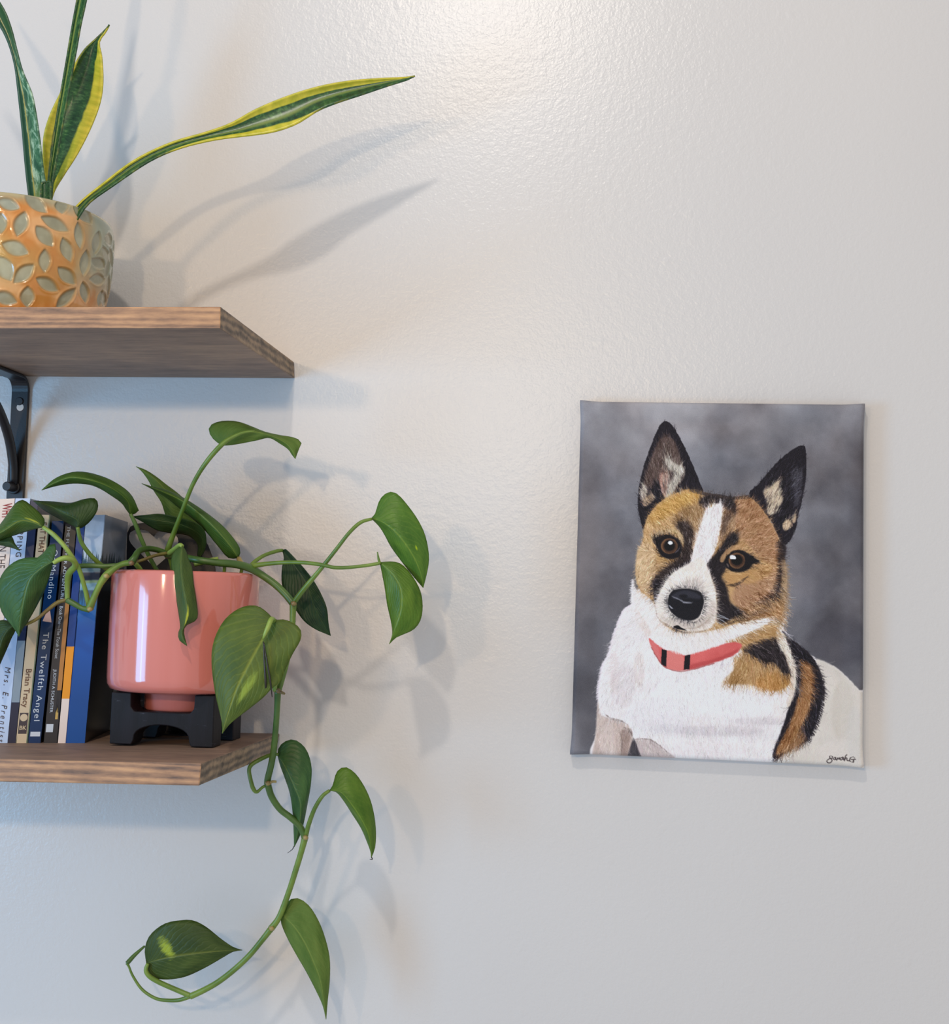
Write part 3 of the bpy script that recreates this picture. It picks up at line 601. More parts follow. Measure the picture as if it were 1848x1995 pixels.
def build_canvas():
    p = paint_dog(); rgb = p.lin(1.32)
    # dark bottom return where the painted edge rolls under
    NX, NY = 500, 630
    us = np.linspace(0, 1, NX); vs = np.linspace(0, 1, NY)
    C4 = [np.array(P(x, y, CD)) for x, y in CORN]
    U, V = np.meshgrid(us, vs)
    pos = C4[0]*((1-U)*(1-V))[..., None]+C4[1]*(U*(1-V))[..., None]+C4[2]*(U*V)[..., None]+C4[3]*((1-U)*V)[..., None]
    wm, hm = np.linalg.norm(C4[1]-C4[0]), np.linalg.norm(C4[3]-C4[0]); r = .0045
    ex = np.minimum(U, 1-U)*wm; ey = np.minimum(V, 1-V)*hm
    q = np.hypot(np.clip(r-ex, 0, r), np.clip(r-ey, 0, r)); drop = r-np.sqrt(np.clip(r*r-np.clip(q, 0, r*.999)**2, 0, None))
    cor = np.exp(-((ex/.012)**2+(ey/.012)**2)); sx = np.where(U < .5, -1, 1); sy = np.where(V < .5, 1, -1)
    pos[..., 1] += drop-cor*.0006; pos[..., 0] += cor*sx*.0012; pos[..., 2] += cor*sy*.0012
    pos[..., 1] += .0006*np.exp(-((np.minimum(ex, ey)-.02)/.006)**2)            # stretcher bar line
    ix = np.clip((U*PW).astype(int), 0, PW-1); iy = np.clip((V*PH).astype(int), 0, PH-1); cols = rgb[iy, ix].reshape(-1, 3)
    verts = pos.reshape(-1, 3); n0 = len(verts)
    idx = np.arange(NX*NY).reshape(NY, NX)
    f = np.stack([idx[:-1, :-1], idx[1:, :-1], idx[1:, 1:], idx[:-1, 1:]], -1).reshape(-1, 4)
    ring = np.concatenate([idx[0, :-1], idx[:-1, -1], idx[-1, :0:-1], idx[:0:-1, 0]])
    back = verts[ring].copy(); back[:, 1] = -.0006
    k = len(ring); a = np.arange(k); b = (a+1) % k
    f2 = np.stack([ring[a], ring[b], n0+b, n0+a], -1)
    verts = np.vstack([verts, back]); cols = np.vstack([cols, cols[ring]]); faces = np.vstack([f, f2])
    me = bpy.data.meshes.new('dog_painting')
    me.vertices.add(len(verts)); me.vertices.foreach_set('co', verts.astype(np.float32).ravel())
    me.loops.add(faces.size); me.loops.foreach_set('vertex_index', faces.astype(np.int32).ravel())
    me.polygons.add(len(faces)); me.polygons.foreach_set('loop_start', np.arange(0, faces.size, 4, dtype=np.int32))
    me.update(calc_edges=True); me.polygons.foreach_set('use_smooth', [True]*len(me.polygons))
    at = me.color_attributes.new('paint', 'FLOAT_COLOR', 'POINT'); c = np.ones((len(verts), 4), np.float32); c[:, :3] = cols; at.data.foreach_set('color', c.ravel())
    def bmp(t):
        a = t.n('ShaderNodeTexWave', wave_type='BANDS', bands_direction='X'); b = t.n('ShaderNodeTexWave', wave_type='BANDS', bands_direction='Z')
        for w_ in (a, b): t.l(t.coord('Object', rot=(0, .6, 0)), w_.inputs[0]); w_.inputs['Scale'].default_value = 330; w_.inputs['Distortion'].default_value = 1.2; w_.inputs['Detail'].default_value = 1
        n = t.noise(t.coord('Object'), 700, 3)
        t.b.inputs['Specular IOR Level'].default_value = .25
        t.bump(t.math('ADD', t.math('ADD', a.outputs['Fac'], b.outputs['Fac']), n), .35, .0003)
    me.materials.append(vcol_mat('acrylic_on_canvas', .5, bmp))
    o = bpy.data.objects.new('dog_painting', me); COL.objects.link(o)
    tag(o, 'unframed canvas painting of a white, tan and black dog in a pink collar on grey', 'painting')
build_canvas()
# ------------------------------------------------------------------ books on the lower shelf
YAW = .2                                   # the row stands turned a little: depth falls by .2 per metre to the right
def spine_d(px):                           # depth of the spines at a photo column
    x0 = P(165, 1300, .12).x; d = .12
    for _ in range(6): d = .12-YAW*(P(px, 1300, d).x-x0)
    return d
BACK = Vector((-.195, .981, 0)).normalized()
def text_mesh(name, s, size, mat, parent, origin, xdir, ydir, align='LEFT', xs=1.0, shear=0, bold=0, sp=1.0):
    c = bpy.data.curves.new(name, 'FONT'); c.body = s; c.size = size; c.align_x = align; c.align_y = 'CENTER'; c.shear = shear; c.offset = bold*size; c.space_character = sp; c.resolution_u = 4
    tmp = bpy.data.objects.new('tmp', c); COL.objects.link(tmp); bpy.context.view_layer.update()
    me = bpy.data.meshes.new_from_object(tmp); bpy.data.objects.remove(tmp, do_unlink=True); bpy.data.curves.remove(c)
    n = xdir.cross(ydir).normalized()
    for v in me.vertices:
        v.co = origin+xdir*(v.co.x*xs)+ydir*v.co.y+n*.0002
    me.materials.clear(); me.materials.append(mat)
    o = bpy.data.objects.new(name, me); COL.objects.link(o); attach(o, parent); return o
def book(label, tl, tr, br, bl, cover, side=None, depth=.108, spine_art=None, side_art=None, cat='book'):
    """tl..bl: photo pixels of the spine corners"""
    S = [P(x, y, spine_d(x)) for x, y in (tl, tr, br, bl)]
    zf = min(S[2].z, S[3].z)
    t = thing('book', (S[2]+S[3])/2, label, cat, 'books on the lower shelf')
    dv = BACK*depth; wv = (S[1]-S[0]); wn = wv.normalized(); th = .0007
    n = Vector((wn.y, -wn.x, 0)).normalized()
    side = side or cover
    def panel(name, a, b, c, d, mat):      # thin board a,b,c,d (front quad), thickness towards inside
        nn = (b-a).cross(d-a).normalized(); q = [a, b, c, d]; V = q+[v-nn*th for v in q]
        o = mesh(name, V, box_faces(), mat, t, smooth=False); return o
    # page block
    ins = .0025; up = (S[0]-S[3]).normalized()
    a, b, c, d = S[3]+wn*th*1.4+up*.001, S[2]-wn*th*1.4+up*.001, S[1]-wn*th*1.4-up*ins, S[0]+wn*th*1.4-up*ins
    V = [v+BACK*.0012 for v in (a, b, c, d)]+[v+dv-BACK*ins for v in (a, b, c, d)]
    mesh('page_block', V, box_faces(), M_pages, t, smooth=False)
    if spine_art is None:
        panel('spine', S[3], S[2], S[1], S[0], cover)
    else:
        grid_panel('spine', S[3], S[2], S[1], S[0], spine_art, t)
    if side_art is None: panel('front_cover', S[2], S[2]+dv, S[1]+dv, S[1], side)
    else: grid_panel('front_cover', S[2], S[2]+dv, S[1]+dv, S[1], side_art, t)
    panel('back_cover', S[3]+dv, S[3], S[0], S[0]+dv, side)
    return t, S
def grid_panel(name, a, b, c, d, painter, parent, mat=None):
    im = painter.lin(1.12); H, W = im.shape[:2]
    us = np.linspace(0, 1, W); vs = np.linspace(0, 1, H); U, V = np.meshgrid(us, vs)
    A, B, C, D = [np.array(v) for v in (a, b, c, d)]
    pos = (D*((1-U)*(1-V))[..., None]+C*(U*(1-V))[..., None]+B*(U*V)[..., None]+A*((1-U)*V)[..., None]).reshape(-1, 3)
    nn = np.cross(B-A, D-A); nn /= np.linalg.norm(nn)
    idx = np.arange(W*H).reshape(H, W); f = np.stack([idx[1:, :-1], idx[1:, 1:], idx[:-1, 1:], idx[:-1, :-1]], -1).reshape(-1, 4).tolist()
    ring = np.concatenate([idx[0, :-1], idx[:-1, -1], idx[-1, :0:-1], idx[:0:-1, 0]]); k = len(ring); n0 = len(pos)
    back = pos[ring]-nn*.0007; f += [(int(ring[i]), int(ring[(i+1) % k]), n0+(i+1) % k, n0+i) for i in range(k)]
    cols = np.vstack([im.reshape(-1, 3), im.reshape(-1, 3)[ring]])
    return mesh(name, np.vstack([pos, back]).tolist(), f, mat or M_print, parent, smooth=False, cols=cols)
def spine_text(t, S, s, v0, v1, u, hfrac, mat, sp=1.0, shear=0, bold=0, name='title_text'):
    """text running down the spine from v0 to v1 (0 top .. 1 bottom), u = place across the spine, hfrac = letter height / spine width"""
    o = S[0].lerp(S[3], v0); o2 = S[1].lerp(S[2], v0); org = o.lerp(o2, u)
    xd = (S[3]-S[0]).lerp(S[2]-S[1], u).normalized(); yd = (S[1]-S[0]).normalized()
    o = text_mesh(name, s, 1.0, mat, t, Vector((0, 0, 0)), Vector((1, 0, 0)), Vector((0, 1, 0)), 'LEFT', 1, shear, bold, sp)
    xs = [v.co.x for v in o.data.vertices]; x0, x1 = min(xs), max(xs)
    kx = ((S[3]-S[0]).length*(v1-v0))/(x1-x0); ky = (S[1]-S[0]).length*hfrac/.70; n = xd.cross(yd).normalized()
    for v in o.data.vertices: v.co = org+xd*((v.co.x-x0)*kx)+yd*(v.co.y*ky)+n*.0003
    return o
def spine_patch(t, S, u0, u1, v0, v1, mat, name='spine_band', lift=.00012):
    f = lambda u, v: S[0].lerp(S[1], u).lerp(S[3].lerp(S[2], u), v)
    a, b, c, d = f(u0, v1), f(u1, v1), f(u1, v0), f(u0, v0); nn = (b-a).cross(d-a).normalized()
    V = [q-nn*lift*-1 for q in (a, b, c, d)]; V = [q+nn*lift for q in (a, b, c, d)]
    V2 = [q-nn*.0002 for q in (a, b, c, d)]
    return mesh(name, V+V2, box_faces(), mat, t, smooth=False)
M_pages = plain('book_paper', (222, 210, 188), .8)
M_print = vcol_mat('printed_cover', .28)
gl = .32
c_white = plain('cream_cover', (232, 214, 204), gl); c_red = plain('red_ink', (150, 40, 44), .5); c_ink = plain('dark_ink', (60, 46, 50), .5)
c_lblue = plain('pale_blue_cover', (190, 208, 236), gl); c_navy = plain('navy_cover', (34, 46, 78), gl); c_grey = plain('grey_band', (134, 148, 160), gl); c_dnavy = plain('dark_band', (36, 36, 58), gl)
c_cream = plain('beige_cover', (206, 184, 152), gl); c_brown = plain('brown_ink', (98, 62, 40), .5); c_olive = plain('olive_edge', (98, 112, 88), gl)
c_blue = plain('blue_cover', (8, 46, 88), .25); c_silver = plain('pale_ink', (200, 206, 214), .5); c_blk = plain('black_cover', (44, 40, 42), gl); c_mblack = plain('matt_black', (24, 20, 24), .5)
c_orange = plain('orange_band', (234, 150, 32), gl); c_rblue = plain('royal_blue_cover', (10, 64, 140), .25); c_bronze = plain('bronze_art', (178, 120, 60), gl); c_gold = plain('gold_print', (196, 160, 84), .4); c_pinkish = plain('portrait_print', (222, 176, 158), .4)
# cream book with red lettering
t, S = book('cream book with red lettering on its spine at the left picture edge', (-16,973), (29,971), (-15,1453), (-60,1453), c_white)
spine_text(t, S, 'WHY', .019, .083, .68, .38, c_red, 1.0, 0, .02); spine_text(t, S, 'ON THE', .17, .285, .64, .34, c_ink, 1.05)
# pale blue
t, S = book('pale blue book with spaced capitals and script lettering on its spine', (30,971), (59,971), (14,1453), (-14,1453), c_lblue)
spine_text(t, S, 'STEPPING', .067, .24, .53, .36, c_ink, 1.3); spine_text(t, S, 'Mrs. E. Prentiss', .685, .985, .53, .38, c_ink, 1.45, .25, name='author_text')
# navy / grey
t, S = book('narrow navy book with a grey block on its spine beside the pale blue book', (60,975), (75,975), (29.6,1453), (14.6,1453), c_navy)
spine_patch(t, S, -.01, 1.01, .575, .825, c_grey); spine_patch(t, S, -.01, 1.01, .827, .999, c_dnavy)
# beige
t, S = book('beige book with brown lettering and a dark emblem near its foot', (76.5,1003), (98,1003), (53,1450), (30.5,1450), c_cream, c_olive)
spine_text(t, S, 'EAT THAT', .034, .17, .46, .5, c_brown, 1.0, 0, .012); spine_text(t, S, 'Brian Tracy', .675, .842, .46, .5, c_brown, 1.0, 0, .012, name='author_text')
spine_patch(t, S, .9, 1.005, 0, 1, c_olive); spine_patch(t, S, .1, .84, .865, .955, c_ink, 'emblem_box')
f = lambda u, v: S[0].lerp(S[1], u).lerp(S[3].lerp(S[2], u), v)
cc = f(.48, .885); ud = (S[1]-S[0]).normalized(); vd = (S[3]-S[0]).normalized(); nn = ud.cross(vd).normalized()
V = [cc+ud*.0034*math.cos(a)+vd*.0034*math.sin(a)-nn*-.0005 for a in np.linspace(0, 2*math.pi, 25)[:-1]]
V = [cc+ud*.0034*math.cos(a)+vd*.0034*math.sin(a)+BACK*-.0004 for a in np.linspace(0, 2*math.pi, 25)[:-1]]
mesh('emblem_disc', V, [tuple(range(23, -1, -1))], c_cream, t, smooth=False)
text_mesh('emblem_text', 'BK', .0052, c_cream, t, f(.48, .93)-BACK*.0003, ud, -vd, 'CENTER', 1, 0, .02)
# blue
t, S = book('deep blue book with pale serif lettering down its spine', (101.5,1015), (125,1015), (78.5,1450), (54,1450), c_blue, c_mblack)
spine_text(t, S, 'Og Mandino', .131, .352, .5, .44, c_silver, 1.18, 0, 0, name='author_text'); spine_text(t, S, 'The Twelfth Angel', .503, .897, .5, .46, c_silver, 1.2, 0, 0)
spine_patch(t, S, .12, .9, .945, .965, c_silver)
g = lambda u, v: S[0].lerp(S[1], u).lerp(S[3].lerp(S[2], u), v)
V = [g(.12,.452), g(.86,.458), g(.62,.40), g(.4,.405)]; mesh('spine_portrait', [q-BACK*.0003 for q in V], [(0,1,2,3)], c_pinkish, t, smooth=False)
# black
t, S = book('black book with small pale capitals and a white label on its spine', (127.5,1020), (149,1020), (110.5,1449), (84.7,1449), c_blk, c_mblack)
spine_text(t, S, 'THE FURTHER ADVENTURES', .012, .365, .33, .28, c_silver); spine_text(t, S, 'Book One\u2014The Torah Scout', .378, .616, .34, .30, c_silver, 1.0, .1); spine_text(t, S, 'JUDITH A SCHUSTER', .665, .86, .34, .26, c_silver, name='author_text')
spine_patch(t, S, .66, 1.0, .35, .76, c_bronze, 'spine_art'); spine_patch(t, S, .66, 1.0, .76, .86, c_mblack, 'spine_art'); spine_patch(t, S, .7, .9, .80, .89, c_gold, 'gold_print')
spine_patch(t, S, .08, .62, .912, .948, c_silver, 'spine_label')
# thin blue with orange block
t, S = book('thin royal blue book with orange block and white foot on its spine', (152.5,1003), (167,1003), (127,1452), (112.5,1452), c_rblue)
spine_patch(t, S, -.01, 1.01, .575, .80, c_orange); spine_patch(t, S, -.01, 1.01, .80, 1.0, c_white)
# lake book
def lake(W, H, dark):
    p = Painter(W, H, (190, 205, 225)); y = p.yy/H; x = p.xx/W
    def at(stops):
        ys = [s[0] for s in stops]; return np.stack([np.interp(y, ys, [s[1][k] for s in stops]) for k in range(3)], -1)
    p.im = at([(0,(168,190,220)),(.1,(176,198,226)),(.19,(196,212,228)),(.235,(206,216,222)),(.24,(190,205,215)),(.30,(150,190,205)),(.36,(96,150,190)),(.42,(20,100,176)),(.50,(0,80,164)),(.8,(0,66,132)),(1,(0,72,142))])
    p.im += (p.fbm(6, 4, 2)-.5)[..., None]*24*(y < .24)[..., None]
    r = random.Random(6)
    for k in range(11):
        cx = W*(k+.5*r.random())/10; hh = H*(.03+.055*r.random())
        for j in range(9):
            yy_ = .235*H-hh*(1-j/9); ww = (.5+j*.42)*W/60*1.9
            p.fill([(cx-ww, yy_+hh*.12), (cx, yy_-hh*.1), (cx+ww, yy_+hh*.12)], (52,86,100), 0, .85, smooth=False)
            y2 = .33*H+(.235*H-yy_)*1.1; p.fill([(cx-ww, y2-hh*.12), (cx, y2+hh*.1), (cx+ww, y2-hh*.12)], (44,74,98), 1, .6, smooth=False)
    p.fill([(-5,.232*H),(W*.5,.23*H),(W+5,.236*H),(W+5,.25*H),(-5,.25*H)], (60,92,104), 1, .8, smooth=False)
    p.fill([(-5,.252*H),(W+5,.25*H),(W+5,.285*H),(-5,.29*H)], (34,40,58), 1, .95, smooth=False)
    p.fill([(-5,.288*H),(W+5,.286*H),(W+5,.296*H),(-5,.30*H)], (150,172,110), 1, .8, smooth=False)
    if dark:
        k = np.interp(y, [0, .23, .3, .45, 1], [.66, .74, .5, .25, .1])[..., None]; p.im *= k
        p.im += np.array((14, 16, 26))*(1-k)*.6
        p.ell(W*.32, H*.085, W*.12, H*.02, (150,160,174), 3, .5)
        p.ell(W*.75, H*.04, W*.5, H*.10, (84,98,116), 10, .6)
    return p
t, S = book('thick blue book with a lake and pine trees on spine and cover', (168,1003), (205.5,1003), (164.5,1454), (127.5,1454), c_rblue, None, .116, lake(60, 330, False), lake(80, 330, True))

# ------------------------------------------------------------------ black bookend with a heart behind the pink pot
def bookend():
    D = .012; t = thing('bookend', P(330, 1431, D), 'black metal bookend with a heart-shaped cutout behind the pink pot', 'bookend')
    out = catmull([(246,1440),(246,1200),(247,1060),(252,1028),(275,1019),(318,1022),(352,1030),(385,1040),(402,1056),(412,1080),(420,1110),(424,1200),(424,1434)], 70)
    heart = catmull([(301,1106),(275,1080),(256,1060),(251,1048),(255,1036),(270,1032),(286,1034),(296,1043),(300,1046)], 20).tolist()+catmull([(300,1046),(306,1037),(318,1033),(333,1036),(345,1046),(347,1058),(340,1070),(322,1088),(301,1106)], 20).tolist()[1:-1]
    heart = [(x, y) for x, y in heart]; cx, cy = 300, 1062
    # plate with a hole: ring of quads between the outline and the heart, both sampled by angle
    def by_angle(poly):
        a = np.array([math.atan2(y-cy, x-cx) for x, y in poly]); return a
    N = 160; o2 = []; h2 = []
    closed_o = np.vstack([out, out[:1]]); closed_h = np.vstack([heart, heart[:1]])
    def ray(poly, an):
        dx, dy = math.cos(an), math.sin(an); best = None
        for i in range(len(poly)-1):
            x1, y1 = poly[i][0]-cx, poly[i][1]-cy; x2, y2 = poly[i+1][0]-cx, poly[i+1][1]-cy; ex, ey = x2-x1, y2-y1; den = dx*ey-dy*ex
            if abs(den) < 1e-9: continue
            tt = (x1*ey-y1*ex)/den; s_ = (x1*dy-y1*dx)/den
            if tt > 0 and -1e-6 <= s_ <= 1+1e-6 and (best is None or tt < best): best = tt
        return (cx+dx*best, cy+dy*best)
    for k in range(N):
        an = 2*math.pi*k/N; o2.append(ray(closed_o, an)); h2.append(ray(closed_h, an))
    V = [P(x, y, D) for x, y in o2]+[P(x, y, D) for x, y in h2]+[P(x, y, D-.0015) for x, y in o2]+[P(x, y, D-.0015) for x, y in h2]
    Fc = []
    for k in range(N):
        j = (k+1) % N
        Fc += [(k, j, N+j, N+k), (2*N+j, 2*N+k, 3*N+k, 3*N+j), (j, k, 2*N+k, 2*N+j), (N+k, N+j, 3*N+j, 3*N+k)]
    mesh('upright_plate', V, Fc, M_black, t, smooth=False)
    a = P(246, 1440, D); b = P(424, 1434, D); z = min(a.z, b.z)
    wbox('foot_plate', a.x, b.x, -D-.03, -D, SHZ(.5*(a.x+b.x))+.0002, SHZ(.5*(a.x+b.x))+.0014, M_black, t)
def SHZ(x):
    """height of the lower shelf's top at world x"""
    a, b = P(545.3, 1429, 0), P(-500, 1405, 0); return a.z+(b.z-a.z)*(x-a.x)/(b.x-a.x)
bookend()
# ------------------------------------------------------------------ pink pot, stand
def px_scale(d): return (ZC-d)/F/ C_F.y
M_pink = NT('pink_glaze')
_n = M_pink.noise(M_pink.coord('Object', (30, 30, 3)), 1.2, 4); M_pink.set(Base_Color=M_pink.ramp(_n, [(.3, L4((212, 120, 106))), (.7, L4((220, 132, 122)))]), Roughness=.12, Coat_Weight=.6, Coat_Roughness=.04)
M_pink = M_pink.m
def soil_mat():
    t = NT('potting_soil'); n = t.noise(t.coord('Object'), 300, 5, .7); t.set(Base_Color=t.ramp(n, [(.3, L4((34, 26, 22))), (.7, L4((92, 74, 60)))]), Roughness=.95); t.bump(n, .8, .004); return t.m
M_soil = soil_mat()
PD = .092
pc = P(358, 1240, PD); PX, PY = pc.x, -PD
zr = P(360, 1112, PD+.055).z; zb = P(355, 1357, PD+.06).z; zf = P(330, 1389, PD+.03).z
PR = (P(496, 1240, PD)-P(221.5, 1240, PD)).length/2
pothos = thing('potted_pothos', (PX, PY, zf), 'trailing green pothos in a glossy pink cylinder pot on a black stand', 'plant')
prof = [(0, zf+.002), (.029, zf+.0015), (.0315, zf), (.0335, zf+.003), (.034, zb-.002), (.036, zb+.0005), (PR-.007, zb+.0015), (PR-.003, zb+.003), (PR-.0005, zb+.0075), (PR, zb+.014), (PR, zr-.004), (PR-.0006, zr-.0012), (PR-.002, zr), (PR-.0035, zr-.0008), (PR-.0045, zr-.003), (PR-.0045, zr-.03)]
prof = [p for p in prof]
lathe('pot', prof, PX, PY, M_pink, pothos, 128)
V = []; Fc = []; NR = 14; NS = 48
for i in range(NR+1):
    for k in range(NS):
        r = (PR-.0046)*i/NR; a = 2*math.pi*k/NS; V.append((PX+r*math.cos(a), PY+r*math.sin(a), zr-.011+rnd.uniform(-.0015, .0015)))
for i in range(NR):
    for k in range(NS): a, b = i*NS+k, i*NS+(k+1) % NS; Fc.append((a, b, b+NS, a+NS))
mesh('soil', V, Fc, M_soil, pothos)

def stand():
    t0 = NT('charcoal_stained_wood'); c = t0.coord('Object', (60, 60, 12)); n = t0.noise(c, 1.3, 5, .65); sc_ = t0.noise(t0.coord('Object', (50, 50, 260)), 1.0, 5, .75)
    f = t0.math('MULTIPLY', t0.math('SUBTRACT', sc_, .62, True), 5, True)
    t0.set(Base_Color=t0.mix(f, t0.ramp(n, [(.3, L4((10, 9, 13))), (.75, L4((27, 25, 33)))]), L4((100, 106, 122))), Roughness=.6, Specular_IOR_Level=.3); t0.bump(n, .3, .001); M = t0.m
    zt = zb+.0004; xl = P(220, 1400, .13).x; xr = P(430, 1400, .115).x; d0, d1 = .136, .05
    zg = SHZ((xl+xr)/2)+.0005
    t = thing('plant_stand', ((xl+xr)/2, -(d0+d1)/2, zg), 'small black four-legged wooden stand under the pink pot', 'plant stand')
    W_ = xr-xl; D_ = d0-d1; H = zt-zg
    def arch(w):
        q = [(0, 0), (0, H), (w*.19, H), (w*.195, H-.0125), (w*.23, H-.0165), (w*.77, H-.0165), (w*.805, H-.0125), (w*.81, H), (w, H), (w, 0), (w*.79, 0)]
        for k in range(0, 15):
            a = math.pi*k/14; q.append((w*.5+w*.27*math.cos(a), .004+(H-.032)*math.sin(a)**.75 if True else 0))
        q.append((w*.21, 0)); return q
    TH = .024
    for d_a, d_b in ((d0, d0-TH), (d1+TH, d1)):
        o = prism('arched_panel', arch(W_), lambda p, s: Vector((xl+p[0], -(d_a if s == 0 else d_b), zg+p[1])), M, t); bevel(o, .0009, 2)
    for x_a, x_b in ((xl+.0008, xl+TH-.004), (xr-TH+.004, xr-.0008)):
        L_ = D_-2*TH
        o = prism('side_rail', [(0, H*.45), (0, H-.018), (L_, H-.018), (L_, H*.45)], lambda p, s: Vector((x_a if s == 0 else x_b, -(d1+TH+p[0]), zg+p[1])), M, t); bevel(o, .0006)
stand()

# ------------------------------------------------------------------ leaves
def resample2(pts, n):
    return catmull(pts, n)
def leaf(parent, sinus, left, right, tip, mid, d0, d1, mat, bulge=0, fold=0, ripple=.0012, name='leaf', N=26, K=7, foldL=None, thick=.0005):
    Lp = catmull([sinus]+left+[tip], N); Rp = catmull([sinus]+right+[tip], N); Mp = catmull([sinus]+mid+[tip], N)
    V, UV, Fc = [], [], []; rr = rnd.random()*6
    fl = foldL if foldL is not None else fold
    for i in range(N):
        t = i/(N-1); env = math.sin(math.pi*min(1, t*1.05+.02)) if t < .95 else math.sin(math.pi*t)
        env = max(0, env)
        for j in range(-K, K+1):
            s = abs(j)/K; E_ = Lp[i] if j < 0 else Rp[i]; p = Mp[i]*(1-s)+E_*s
            ff = fl if j < 0 else fold
            d = d0*(1-t)+d1*t+bulge*math.sin(math.pi*t)+ff*(s**1.4)*env**.6+ripple*s*s*math.sin(t*17+rr+j*.5)*env
            V.append(P(p[0], p[1], max(d, .004))); UV.append((.5+.5*j/K, t))
    C = 2*K+1
    for i in range(N-1):
        for j in range(C-1): a = i*C+j; Fc.append((a, a+1, a+C+1, a+C))
    o = mesh(name, V, Fc, mat, parent, uvs=UV)
    so = o.modifiers.new('thickness', 'SOLIDIFY'); so.thickness = thick; so.offset = 0
    return o
LM = {
 'mid': leaf_mat('leaf_mid_green', (52, 92, 40), (84, 126, 58)),
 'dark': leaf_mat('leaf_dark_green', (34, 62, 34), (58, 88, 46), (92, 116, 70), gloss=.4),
 'deep': leaf_mat('leaf_deep_green', (22, 52, 36), (38, 74, 44), (74, 104, 66), gloss=.35),  # darkest green of the leaf set
 'bright': leaf_mat('leaf_bright', (64, 110, 36), (104, 148, 60), (150, 186, 92)),
 'under': leaf_mat('leaf_underside', (78, 118, 52), (110, 146, 80), (150, 180, 104), gloss=.5),
 'cool': leaf_mat('leaf_cool_green', (44, 88, 56), (76, 122, 78), (130, 166, 110), gloss=.3),
 'bigv': leaf_mat('leaf_veined', (66, 96, 44), (98, 126, 58), (166, 188, 92), ((.13, .26), (156, 176, 72)), (.64, .62, .25), .42, 1.0),
 'hang': leaf_mat('leaf_hanging', (56, 88, 44), (82, 112, 58), (112, 138, 74), ((.10, .22), (196, 204, 70)), (.56, .70, 0), .4),
 'lowv': leaf_mat('leaf_low_marbled', (46, 74, 34), (78, 104, 52), (140, 160, 84), ((.38, .10), (176, 190, 58)), (.34, .27, -2.46), .4, .7),
 'leftv': leaf_mat('leaf_left_marbled', (54, 96, 44), (86, 120, 60), (150, 170, 70), ((.08, .18), (176, 184, 60)), (.42, .16, 0), .35, .6),
 'spot': leaf_mat('leaf_spotted', (60, 110, 44), (100, 150, 66), (150, 190, 90), ((.05, .05), (180, 206, 40)), (.34, .62, 0), .3, .9),
}
M_stem = stem_mat('vine_green', (84, 112, 36), (122, 146, 58)); M_stem_d = stem_mat('vine_dark', (62, 92, 36), (92, 122, 52)); M_stem_l = stem_mat('petiole_light', (122, 150, 62), (160, 178, 84)); M_stem_b = stem_mat('petiole_brown', (110, 92, 52), (140, 134, 66)); M_husk = stem_mat('dry_husk', (120, 92, 60), (176, 160, 96)); M_thread = stem_mat('dark_thread', (34, 30, 26), (54, 46, 36))
def lf(*a, pet=None, pm=None, **kw):
    o = leaf(pothos, *a, **kw)
    if pet: tube('petiole', pet, pm or M_stem, o)
    return o
# top leaf under the upper shelf
lf((433,868), [(418,858),(408,844),(408,831),(421,823),(441,820),(465,822),(490,831),(515,841),(545,848),(570,852),(587,861),(581,877)], [(450,867),(475,863),(500,858),(524,853),(545,864),(561,875),(568,885)], (575,894),
   [(452,852),(487,841),(525,848),(556,863),(570,880)], .135, .12, LM['under'], bulge=.006, fold=-.006, foldL=-.012,
   pet=[(325,1076,.10,3.0),(336,1045,.105,2.5),(352,1003,.115,2.1),(375,945,.13,2.0),(400,903,.14,2.2),(430,868,.145,2.3),(452,852,.144,1.9),(475,842,.143,1.3),(496,840,.141,.7)])
# arching leaf at the left
lf((254,1003), [(270,997),(266,985),(258,968),(243,952),(211,933),(173,921),(141,920),(108,932)], [(246,993),(237,980),(216,965),(195,952),(173,944),(141,942),(108,947)], (81,955),
   [(250,978),(228,957),(190,939),(141,930),(108,940)], .12, .15, LM['mid'], bulge=.02, fold=-.012, pet=[(306,1112,.10,2.0),(290,1083,.105,2.0),(275,1050,.112,2.0),(264,1022,.118,2.0),(254,1001,.121,1.6)], pm=M_stem_d)
lf((151,1029), [(160,1028),(176,1015),(189,996),(191,981),(184,971),(162,973),(137,980),(100,977)], [(143,1025),(116,1011),(89,996),(77,987)], (65,976), [(150,1012),(125,1000),(95,985)], .16, .145, LM['dark'], bulge=.01, fold=-.010,
   pet=[(214,1112,.13,2.4),(196,1100,.14,2.2),(175,1080,.15,2.0),(158,1055,.157,1.9),(151,1027,.161,1.7)])
lf((84,1027), [(87,1013),(74,996),(57,982),(45,974),(31,980),(18,997),(0,1022),(-20,1042)], [(70,1030),(53,1035),(22,1045),(0,1053),(-22,1060)], (-48,1064), [(65,1018),(38,1015),(5,1035)], .18, .17, LM['leftv'], bulge=.006, fold=-.014,
   pet=[(174,1184,.15,2.4),(165,1145,.16,2.0),(152,1105,.172,2.0),(130,1070,.18,2.0),(106,1043,.182,2.1),(84,1027,.182,1.8)], pm=M_stem_l)
lf((-22,1046), [(0,1049),(22,1045),(29,1059)], [(-10,1060),(4,1063),(22,1067)], (39,1073), [(0,1056),(20,1058)], .165, .175, LM['dark'], fold=-.004, name='leaf')
